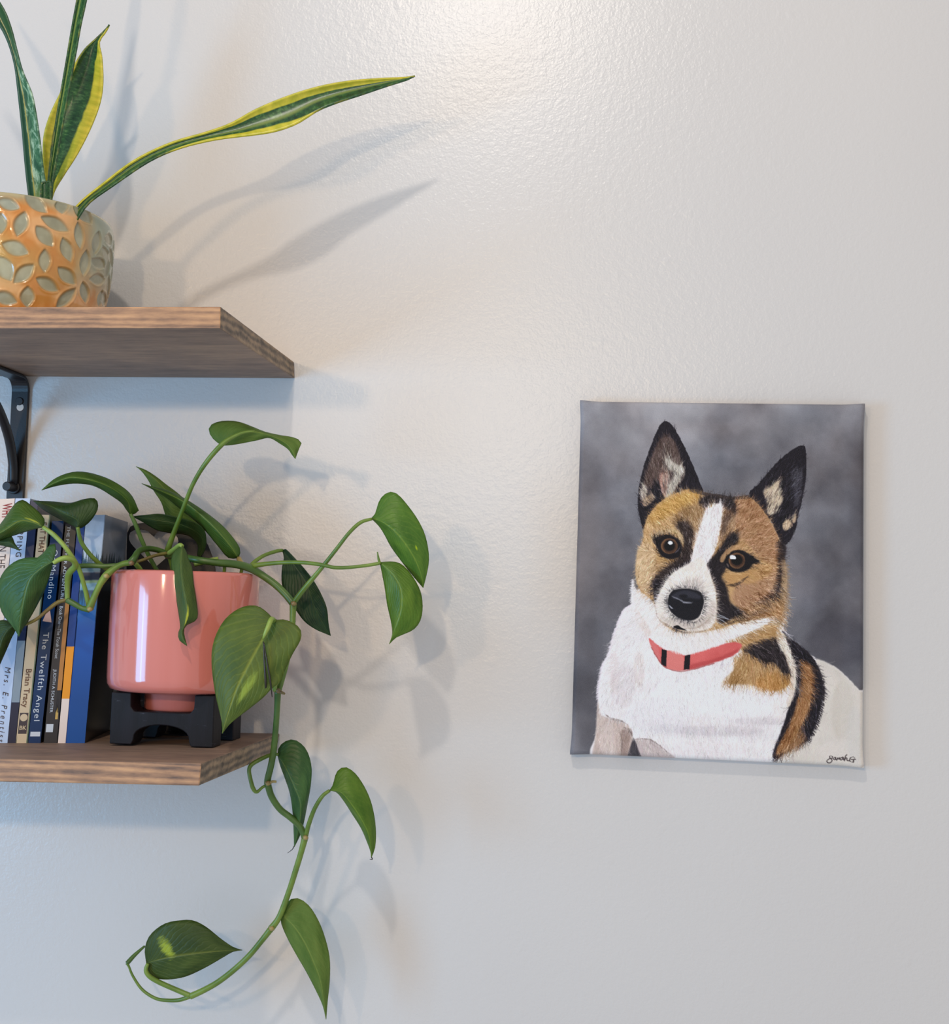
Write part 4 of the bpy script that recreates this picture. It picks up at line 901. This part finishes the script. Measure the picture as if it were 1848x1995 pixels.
lf((104,1094), [(108,1077),(110,1065),(103,1057),(94,1066),(84,1077),(76,1086),(56,1086),(35,1091),(18,1102),(6,1116),(-4,1138),(-4,1164),(1,1186),(9,1202),(20,1215),(30,1228)], [(98,1117),(87,1150),(76,1172),(63,1196),(52,1214),(43,1227)], (37,1240),
   [(84,1104),(58,1128),(46,1170),(39,1212)], .19, .175, LM['cool'], bulge=.006, fold=-.016, foldL=-.008,
   pet=[(131,1168,.16,2.2),(131,1140,.163,2.4),(134,1118,.168,3.0),(146,1103,.175,2.8),(143,1092,.182,2.6),(130,1087,.188,2.4),(116,1090,.19,2.2),(104,1097,.191,1.8)], pm=M_stem_l)
lf((26,1219), [(16,1210),(8,1208),(0,1209),(-15,1220),(-23,1246),(-16,1280)], [(30,1228),(22,1244),(14,1263),(5,1283)], (-8,1312), [(14,1228),(2,1250),(-5,1285)], .165, .165, LM['dark'], fold=-.008,
   pet=[(131,1168,.16,1.9),(112,1174,.162,1.9),(92,1189,.164,1.7),(73,1205,.166,1.5),(50,1216,.166,1.4),(26,1219,.166,1.2)], pm=M_stem_b)
# back leaves in the centre
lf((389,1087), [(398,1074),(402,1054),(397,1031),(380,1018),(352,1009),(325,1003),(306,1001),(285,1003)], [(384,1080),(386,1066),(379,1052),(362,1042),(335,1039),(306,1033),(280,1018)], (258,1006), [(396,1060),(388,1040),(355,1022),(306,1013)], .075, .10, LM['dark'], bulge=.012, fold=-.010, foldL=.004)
lf((396,1030), [(385,1000),(352,966),(325,945),(306,930),(284,916)], [(372,1030),(330,1015),(314,979),(300,957),(289,936),(275,917)], (265,909), [(362,998),(330,962),(300,932)], .055, .075, LM['under'], fold=-.004, bulge=.006)
lf((464,1087), [(468,1073),(460,1056),(433,1024),(392,992),(352,967),(322,954),(300,949)], [(445,1087),(427,1067),(400,1034),(379,1014),(352,992),(325,970),(300,955)], (276,942), [(448,1062),(412,1022),(362,980),(315,957)], .10, .085, LM['mid'], bulge=.012, fold=-.014, foldL=-.008,
   pet=[(478,1103,.112,2.4),(470,1098,.108,2.6),(465,1088,.103,2.4)], pm=M_husk)
# folded hanging leaf in front of the pot
lf((355,1063), [(341,1073),(334,1087),(334,1109),(339,1142),(347,1189),(351,1221),(347,1235),(350,1248)], [(363,1075),(367,1090),(374,1106),(377,1137),(382,1168),(384,1205),(363,1218),(358,1232)], (364,1258), [(352,1100),(356,1140),(363,1182),(360,1213),(354,1236)], .155, .17, LM['hang'], bulge=.006, fold=-.010,
   pet=[(330,1078,.125,2.6),(340,1070,.140,2.3),(350,1062,.152,2.0),(355,1064,.155,1.8)], pm=M_stem_l)
# big front leaf on the right of the pot
J = lf((531,1205), [(518,1191),(499,1180),(474,1182),(452,1194),(435,1211),(421,1236),(413,1266),(413,1304),(419,1349),(427,1384),(432,1407)], [(537,1208),(552,1207),(570,1213),(584,1224),(587,1238),(583,1252),(570,1274),(556,1304),(545,1329),(530,1341),(515,1357),(498,1371),(476,1388),(454,1405),(442,1417)], (433,1429),
   [(512,1244),(493,1279),(463,1337),(446,1385)], .165, .175, LM['bigv'], bulge=.008, fold=-.006, foldL=-.009, N=32, K=9)
tube('petiole', [(536,1346,.118,2.2),(530,1300,.125,2.1),(532,1250,.14,2.1),(534,1215,.16,2.2),(529,1206,.174,2.3),(522,1222,.1785,2.2),(515,1238,.1785,1.5),(512,1246,.177,.5)], M_stem_l, J)
tube('dark_line', [(513,1250,.1765,.45),(515,1290,.1775,.8),(517,1325,.177,1.0),(518,1350,.172,.6)], M_thread, J); tube('dark_line', [(514,1252,.1765,.4),(520,1290,.1775,.7),(526,1325,.176,.8),(530,1358,.172,.4)], M_thread, J)  # thin dark tubes trace the two dark lines down this leaf
# right side leaves
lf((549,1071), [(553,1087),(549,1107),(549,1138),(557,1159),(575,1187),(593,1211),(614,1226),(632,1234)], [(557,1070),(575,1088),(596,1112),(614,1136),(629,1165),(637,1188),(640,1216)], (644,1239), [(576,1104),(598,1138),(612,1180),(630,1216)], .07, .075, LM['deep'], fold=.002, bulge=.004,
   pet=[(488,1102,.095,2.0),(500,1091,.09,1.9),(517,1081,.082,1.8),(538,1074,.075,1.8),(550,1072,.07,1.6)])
lf((723,1010), [(731,1000),(738,977),(749,963),(763,958),(777,965),(796,987),(814,1013),(827,1040),(834,1070),(835,1094),(831,1118)], [(738,1025),(749,1042),(762,1066),(783,1095),(801,1118),(816,1136)], (824,1145), [(744,1016),(770,1036),(791,1062),(809,1092),(821,1124)], .125, .11, LM['spot'], bulge=.008, fold=-.010, foldL=-.004,
   pet=[(572,1174,.105,2.7),(590,1150,.11,2.5),(625,1108,.118,2.0),(655,1070,.125,1.8),(680,1038,.13,1.7),(702,1018,.13,1.7),(724,1011,.127,1.4)])
lf((740,1096), [(744,1117),(749,1143),(754,1177),(762,1213),(764,1236)], [(757,1094),(775,1096),(790,1106),(806,1127),(819,1153),(823,1182),(819,1208),(806,1226),(785,1236),(770,1243)], (758,1255), [(764,1118),(780,1147),(781,1184),(770,1221)], .12, .12, LM['bright'], bulge=.006, fold=-.008,
   pet=[(488,1103,.105,2.6),(515,1099,.108,2.2),(550,1096,.112,1.9),(590,1096,.117,1.8),(625,1100,.12,1.8),(655,1106,.122,1.7),(695,1104,.122,1.6),(736,1098,.121,1.6),(741,1094,.121,1.4)], pm=M_stem)
tube('leaf_tendril', [(740,1098,.12,1.3),(737,1088,.121,1.1),(735,1075,.122,.5)], M_stem, pothos)
# lower leaves
lf((541,1471), [(545,1489),(556,1519),(565,1547),(570,1583),(572,1618)], [(543,1456),(556,1444),(573,1441),(590,1452),(601,1470),(607,1497),(605,1530),(598,1569),(591,1605),(584,1628)], (573,1650), [(557,1497),(574,1535),(585,1566),(583,1606)], .085, .08, LM['cool'], bulge=.008, fold=-.006,
   pet=[(522,1528,.092,1.4),(511,1534,.094,1.3),(500,1543,.096,1.6),(493,1536,.097,2.0),(488,1519,.097,1.9),(485,1500,.096,1.9),(491,1489,.095,1.9),(510,1478,.092,1.9),(530,1470,.088,1.7),(542,1470,.085,1.4)])
tube('tip_thread', [(573,1648,.08,.5),(569,1655,.08,.35),(560,1662,.08,.2)], M_thread, pothos)
lf((642,1540), [(649,1528),(653,1511),(661,1498),(675,1495),(692,1507),(708,1530),(721,1558),(729,1591),(732,1624),(730,1652)], [(656,1544),(670,1561),(686,1586),(703,1613),(714,1638),(722,1660)], (723,1671), [(664,1543),(683,1565),(703,1595),(719,1630)], .10, .085, LM['bright'], bulge=.008, fold=-.008,
   pet=[(595,1632,.085,2.3),(601,1607,.09,2.2),(613,1575,.096,2.0),(628,1551,.10,1.8),(642,1540,.10,1.5)])
tube('tip_thread', [(723,1669,.085,.5),(725,1674,.085,.5),(720,1674,.085,.3)], M_thread, pothos)
lf((549,1782), [(547,1796),(558,1824),(576,1858),(597,1894),(617,1933),(629,1960)], [(558,1759),(571,1750),(586,1752),(604,1767),(620,1793),(633,1827),(642,1866),(642,1910),(638,1949)], (635,1986), [(571,1803),(592,1834),(610,1873),(625,1916)], .075, .06, LM['under'], bulge=.006, fold=-.006)
lf((285,1876), [(282,1850),(289,1827),(303,1811),(324,1798),(350,1793),(376,1793),(402,1806),(428,1827),(454,1845)], [(287,1892),(293,1902),(308,1907),(332,1908),(363,1902),(402,1884),(436,1864),(454,1854)], (472,1851), [(324,1866),(376,1858),(428,1853)], .08, .075, LM['lowv'], bulge=.008, fold=-.004,
   pet=[(371,1940,.08,2.4),(345,1929,.08,2.3),(311,1914,.082,2.3),(291,1902,.084,2.2),(284,1890,.084,2.0),(288,1877,.083,1.6)])
tube('tendril', [(371,1941,.078,2.2),(350,1948,.076,1.9),(328,1949,.075,1.7),(303,1945,.074,1.5),(277,1928,.073,1.4),(259,1902,.072,1.2),(251,1883,.072,1.1),(247,1876,.072,1.6)], M_stem, pothos)
tube('new_shoot', [(246,1877,.072,1.8),(250,1874,.071,2.2),(262,1861,.068,1.9),(282,1843,.064,1.0)], M_stem_d, pothos)
# vines
tube('vine', [(326,1082,.10,3.2),(345,1083,.115,3.2),(380,1090,.13,3.2),(420,1096,.128,3.4),(455,1099,.12,3.7),(482,1105,.11,3.8),(505,1117,.10,3.5),(535,1138,.10,3.4),(556,1158,.103,3.4),(571,1176,.105,3.6)], M_stem_d, pothos)
tube('vine', [(571,1176,.105,3.4),(570,1200,.106,2.9),(568,1240,.108,2.7),(558,1290,.11,2.7),(547,1330,.112,2.8),(541,1346,.113,3.4)], M_stem, pothos)
tube('vine', [(541,1346,.113,3.2),(540,1375,.11,2.8),(537,1420,.105,2.8),(533,1460,.10,3.0),(528,1490,.098,3.1),(522,1515,.095,3.2),(521,1526,.093,3.4)], M_stem_d, pothos)
tube('vine', [(521,1526,.093,3.2),(529,1552,.09,3.1),(545,1576,.088,3.0),(565,1592,.087,3.0),(584,1610,.086,3.0),(594,1632,.085,3.2)], M_stem_d, pothos)
tube('vine', [(594,1632,.085,3.2),(586,1662,.084,2.8),(576,1695,.082,2.8),(565,1730,.08,2.7),(550,1772,.078,2.8),(540,1793,.078,2.8),(528,1809,.078,3.3)], M_stem, pothos)
tube('vine', [(528,1809,.078,3.0),(510,1832,.078,2.7),(485,1862,.078,2.7),(455,1890,.078,2.7),(425,1913,.079,2.7),(397,1929,.08,2.8),(371,1941,.08,3.0)], M_stem, pothos)
tube('vine', [(326,1080,.10,3.0),(305,1071,.11,2.6),(285,1069,.125,2.8),(270,1074,.14,2.8),(262,1086,.15,3.0),(255,1096,.152,3.8)], M_stem_d, pothos)
tube('vine', [(255,1096,.152,3.0),(238,1099,.153,2.6),(222,1108,.154,2.8),(206,1122,.155,3.4),(194,1140,.157,2.8),(184,1162,.158,2.8),(174,1186,.158,3.6)], M_stem, pothos)
tube('vine', [(174,1187,.158,3.2),(160,1185,.159,2.4),(147,1178,.16,2.6),(131,1169,.16,3.0)], M_stem_d, pothos)
tube('petiole', [(256,1096,.15,1.8),(275,1092,.143,1.5),(300,1083,.13,1.5),(324,1078,.115,1.8)], M_stem_b, pothos)
tube('vine', [(232,1101,.145,2.2),(205,1103,.148,2.2),(175,1102,.152,2.2),(150,1103,.158,2.4)], M_stem_d, pothos)
for a in ([(262,1096,.148,2.3),(272,1108,.14,2.3),(278,1122,.135,2.0)], [(378,1100,.10,2.2),(400,1094,.095,2.4),(425,1088,.09,1.8)], [(437,1096,.12,1.6),(437,1108,.118,1.6),(436,1120,.115,1.6)], [(471,1104,.11,1.6),(470,1114,.108,1.6),(466,1122,.10,1.6)], [(330,1080,.1,2.6),(335,1100,.095,2.6),(340,1120,.09,2.4)]):
    tube('stem', a, M_stem_l, pothos)
for x, y, d in ((541,1346,.117),(521,1526,.097),(571,1176,.109),(206,1122,.159),(255,1097,.156),(174,1187,.162),(528,1809,.081),(594,1632,.088)):
    tube('node_husk', [(x-3, y-2, d, 1.2), (x+1, y, d+.0012, 2.4), (x+6, y+1, d, .9)], M_husk, pothos, ns=8)
tube('aerial_root', [(522,1527,.097,1.5),(530,1523,.098,1.3),(538,1523,.098,1.2)], M_husk, pothos); tube('aerial_root', [(541,1346,.117,1.5),(548,1349,.118,1.5),(555,1352,.118,1.0)], M_husk, pothos)

# ------------------------------------------------------------------ snake plant in a stamped bowl
SD = .125
sc = P(24, 480, SD); SX, SY = sc.x, -SD
SZ0 = max(v.z for v in (P(573,705,0), P(430,597,.238)))
zs0 = P(100, 597, .238).z; ztop = P(20, 373.5, SD+.088).z
snake = thing('potted_snake_plant', (SX, SY, zs0), 'snake plant with yellow-edged leaves in a sage and orange leaf-stamped bowl', 'plant')
def R_of(z):
    t = (z-zs0)/(ztop-zs0); return float(np.interp(t, [0, .05, .2, .45, .7, .88, .97, 1], [.078, .0805, .0855, .0905, .0925, .0925, .0915, .0905]))
def hit(px, py):
    """point of the bowl seen at a pixel -> (angle, z)"""
    a = CAM; b = P(px, py, SD); dv = (b-a).normalized(); t0_ = (b-a).length
    best = None
    for k in range(400):
        tt = t0_-.12+k*.0005; q = a+dv*tt
        if math.hypot(q.x-SX, q.y-SY) <= R_of(min(max(q.z, zs0), ztop)): best = q; break
    if best is None: best = a+dv*(t0_-.0)
    return math.atan2(best.x-SX, -(best.y-SY)), best.z
stamps = [(500,330,200,85,40),(860,360,112,95,88),(290,610,180,95,-72),(770,610,220,85,28),(620,780,190,95,50),(1100,770,190,68,85),(1150,470,190,75,48),(210,950,200,100,22),(930,970,180,85,72),(620,1120,165,82,90),(1340,870,165,60,-80),
          (1180,1150,180,62,-84),(1370,1160,105,75,35),(1480,1050,140,42,72),(60,1230,200,120,60),(330,1300,190,95,-42),(930,1330,170,85,45),(1360,1380,92,75,0),(660,1450,180,85,30),(380,1620,150,95,90),(920,1640,190,72,-45),(1170,1560,150,55,82),(70,1640,180,90,20),(1390,1640,115,38,-76),(10,600,150,85,90),(110,340,175,80,20)]
ST = []
for cx, cy, l, w_, an in stamps:
    cx, cy, l, w_ = cx/7.108, 350+cy/7.108, l/7.108, w_/7.108; an = math.radians(an)
    def to(px, py): a_, z_ = hit(px, py); return np.array((a_*R_of(min(max(z_, zs0), ztop)), z_))
    c0 = to(cx, cy); e = to(cx+l*.6*math.cos(an), cy+l*.6*math.sin(an))-c0; f_ = to(cx-w_*.6*math.sin(an), cy+w_*.6*math.cos(an))-c0
    e /= .6; f_ /= .6
    e *= min(1, .021/np.linalg.norm(e)); f_ *= min(1, .0095/np.linalg.norm(f_)); ST.append((c0, e, f_))
r_ = random.Random(3)
for ring in range(7):                       # the rest of the bowl, round the back
    for k in range(19):
        s0 = .152+k*.0235+(ring % 2)*.011; 
        z_ = zs0+.006+ring*.0145+r_.uniform(-.002, .002)
        if s0 > 2*math.pi*.09-.09: continue
        an = r_.uniform(0, math.pi); ST.append((np.array((s0, z_)), np.array((math.cos(an), math.sin(an)))*.0118, np.array((-math.sin(an), math.cos(an)))*.0054))
def bowl():
    NS, NZ = 620, 110; zs = np.linspace(zs0, ztop, NZ); th = np.linspace(-math.pi, math.pi, NS+1)[:-1]
    TH, ZZ = np.meshgrid(th, zs); RR = np.array([R_of(z) for z in zs])[:, None]*np.ones((1, NS))
    S_ = TH*RR; per = 2*math.pi*.091; ins = np.full(TH.shape, 9.0)
    for c0, e, f_ in ST:
        dx = S_-c0[0]; dx = (dx+per/2) % per-per/2 if abs(c0[0]) > .15 else dx
        dz = ZZ-c0[1]; det = e[0]*f_[1]-e[1]*f_[0]
        u = (dx*f_[1]-dz*f_[0])/det; v = (-dx*e[1]+dz*e[0])/det
        g = np.abs(v)-(1-u*u); g = np.where(np.abs(u) > 1, 1+np.abs(u), g); ins = np.minimum(ins, g*np.linalg.norm(f_)/.006)
    sm = np.clip(.5-ins*2.2, 0, 1); sm = sm*sm*(3-2*sm)              # 1 inside the stamp
    lip = np.exp(-((ins-.22)/.16)**2)
    pt = Painter(NS, NZ, (0, 0, 0)); n1 = pt.fbm(26, 4, 5); n2 = pt.fbm(9, 4, 9); n3 = pt.fbm(60, 3, 2)
    depth = -.0016*sm+.0005*lip+(n3-.5)*.0004
    Rf = RR+depth
    tz = (ZZ-zs0)/(ztop-zs0)
    orange = np.array((214,138,62)); orl = np.array((236,178,118)); sage = np.array((158,168,148)); ins_c = np.array((166,164,138)); ochre = np.array((190,160,92))
    k1 = np.clip((n1-.42)*4, 0, 1)[..., None]; base = orange*(1-k1)+orl*k1; base = base*(1-.5*lip[..., None]*0)+0
    k2 = np.clip((n2-.52)*4, 0, 1)[..., None]; base = base*(1-k2*.8)+ochre*k2*.8
    # glaze turns sage along the rim and round both sides of the front
    side = np.clip((np.abs(TH-.02)-1.02)*3.0, 0, 1)*np.clip((tz-.25)*3, 0, 1); side = np.maximum(side, np.clip((-TH-.18)*4, 0, 1)*np.clip((tz-.42)*5, 0, 1))
    side = np.maximum(side, np.clip((tz-.90)*9, 0, 1)); side = np.clip(side+(n1-.5)*.6*(side > .02), 0, 1)[..., None]
    base = base*(1-side)+sage*side
    rimk = np.clip((tz-.975)*60, 0, 1)[..., None]; base = base*(1-rimk*.7)+np.array((196,176,130))*rimk*.7
    k3 = (np.clip((n3-.5)*2, -.5, .5))[..., None]*20
    inner = ins_c+k3+np.clip((n2-.5), -.3, .3)[..., None]*50*np.array((1, .7, .2))
    dk = np.exp(-((ins+.02)/.13)**2)[..., None]; c = base*(1-sm[..., None])+inner*sm[..., None]; c = c*(1-.30*dk)+np.array((150,112,60))*.30*dk
    cols = np.clip(lin(np.clip(c, 0, 255))*.98, 0, .9)
    X = SX+Rf*np.sin(TH); Y = SY-Rf*np.cos(TH); V = np.stack([X, Y, ZZ], -1).reshape(-1, 3); C_ = cols.reshape(-1, 3)
    idx = np.arange(NS*NZ).reshape(NZ, NS); nx = np.roll(idx, -1, 1); f = np.stack([idx[:-1], nx[:-1], nx[1:], idx[1:]], -1).reshape(-1, 4)
    # lip and inside wall
    inner_prof = [(-.0012, .0012), (-.0035, .0014), (-.0052, 0), (-.006, -.004), (-.007, -.03)]
    rows = [V]; cc = [C_]; last = idx[-1]; faces = [f]; n0 = NS*NZ
    for dr, dz in inner_prof:
        r0 = RR[-1]+dr; rows.append(np.stack([SX+r0*np.sin(th), SY-r0*np.cos(th), np.full(NS, ztop+dz)], -1)); cc.append(np.tile(lin((178,172,140)), (NS, 1)))
        cur = np.arange(n0, n0+NS); faces.append(np.stack([last, np.roll(last, -1), np.roll(cur, -1), cur], -1)); last = cur; n0 += NS
    V = np.vstack(rows).tolist(); Fc = np.vstack(faces).tolist(); Fc.append([int(i) for i in idx[0][::-1]])
    mesh('pot', V, Fc, vcol_mat('stamped_glaze', .16, None, .5), snake, cols=np.vstack(cc))
bowl()
V, Fc = [], []
for i in range(NR+1):
    for k in range(NS):
        r = .0845*i/NR; a = 2*math.pi*k/NS; V.append((SX+r*math.cos(a), SY+r*math.sin(a), ztop-.018+rnd.uniform(-.0015, .0015)))
for i in range(NR):
    for k in range(NS): a, b = i*NS+k, i*NS+(k+1) % NS; Fc.append((a, b, b+NS, a+NS))
mesh('soil', V, Fc, M_soil, snake)
SM_w = sans_mat('snake_leaf_wide', [(0, .30), (.5, .22), (.8, .03), (1, 0)], [(0, .30), (.35, .26), (.8, .3), (.93, .1)])
SM_l = sans_mat('snake_leaf_long', [(0, .0), (.12, .22), (.42, .16), (.6, .26), (.9, .42)], [(.3, .0), (.42, .16), (.62, .22), (.74, .0)], (.62, .1, (120, 136, 62)))
SM_n = sans_mat('snake_leaf_edge_on', [(0, -.1), (1, -.1)], [(0, -.1), (1, -.1)], (.38, .2, (118, 146, 50))); SM_s = sans_mat('snake_leaf_stub', [(0, -.1), (1, -.1)], [(0, -.1), (1, -.1)])
def sans_left():
    t = NT('snake_leaf_pale'); uv = t.coord('UV'); sep = t.n('ShaderNodeSeparateXYZ'); t.l(uv, sep.inputs[0]); u, v = sep.outputs[0], sep.outputs[1]
    band = t.noise(t.coord('UV', (3, 17, 1)), 1, 5, .7, .9); g = t.ramp(band, [(.38, L4((40, 86, 62))), (.5, L4((74, 122, 88))), (.62, L4((168, 198, 170)))])
    low = t.math('MULTIPLY', t.math('SUBTRACT', .16, v), 9, True); g = t.mix(low, g, L4((122, 150, 62)))
    top = t.math('MULTIPLY', t.math('SUBTRACT', v, .52), 6, True); g = t.mix(top, g, L4((46, 84, 48)))
    d = t.math('SUBTRACT', 1, t.math('DIVIDE', t.math('ABSOLUTE', t.math('SUBTRACT', u, .34)), .055), True); g = t.mix(d, g, L4((188, 176, 84)))
    dk = t.math('MULTIPLY', t.math('SUBTRACT', .27, u), 30, True); g = t.mix(dk, g, L4((40, 84, 66))); t.set(Base_Color=g, Roughness=.32); return t.m
SM_p = sans_left()
def sleaf(left, right, tip, d0, d1, mat, curl=.008, bulge=0, N=44, base=None, label=None):
    Lp = catmull(left+[tip], N); Rp = catmull(right+[tip], N); K = 8; V, UV, Fc = [], [], []
    for i in range(N):
        t = i/(N-1)
        for j in range(2*K+1):
            s = j/(2*K); p = Lp[i]*(1-s)+Rp[i]*s; w_ = np.linalg.norm(Lp[i]-Rp[i])/2300
            d = d0*(1-t)+d1*t+bulge*math.sin(math.pi*t)+(2*s-1)**2*min(curl, w_*.35)
            V.append(P(p[0], p[1], d)); UV.append((s, t))
    C = 2*K+1
    for i in range(N-1):
        for j in range(C-1): a = i*C+j; Fc.append((a, a+1, a+C+1, a+C))
    o = mesh('leaf', V, Fc, mat, snake, uvs=UV); so = o.modifiers.new('thickness', 'SOLIDIFY'); so.thickness = .0018; so.offset = 0
    return o
sleaf([(124,430),(157,393),(200,358),(260,313),(330,279),(400,258),(450,240),(500,212),(560,187),(620,169),(680,158),(740,153),(788,151)], [(146,436),(172,397),(220,362),(290,315),(350,289),(420,272),(500,262),(540,255),(580,240),(620,215),(660,199),(700,186),(750,169),(794,155)], (808,148), .165, .105, SM_l, .006)
sleaf([(98,440),(90,378),(85,330),(84,300),(86,262),(98,222),(118,180),(143,130),(164,97),(186,76),(203,60)], [(90,440),(103,379),(124,341),(149,302),(175,252),(194,202),(200,160),(198,112),(193,82),(206,62)], (213,48), .12, .115, SM_w, .010, -.01)
sleaf([(86,440),(93,356),(101,290),(110,228),(120,170),(129,118),(137,70),(144,30),(151,-10),(160,-90)], [(98,440),(103,356),(113,295),(121,250),(131,195),(141,140),(150,90),(158,45),(168,0),(184,-90)], (190,-230), .135, .15, SM_n, .004)
sleaf([(64,440),(55,374),(49,320),(44,262),(39,215),(34,170),(29,130),(20,95),(8,65),(-12,30)], [(90,440),(90,374),(84,330),(76,262),(64,190),(52,158),(42,133),(32,95),(20,50),(0,6)], (-70,-90), .145, .16, SM_p, .006)
sleaf([(76,440),(79,378),(79,360),(80,356)], [(100,440),(99,378),(99,362),(98,353)], (90,354), .16, .16, SM_s, .003, N=14)
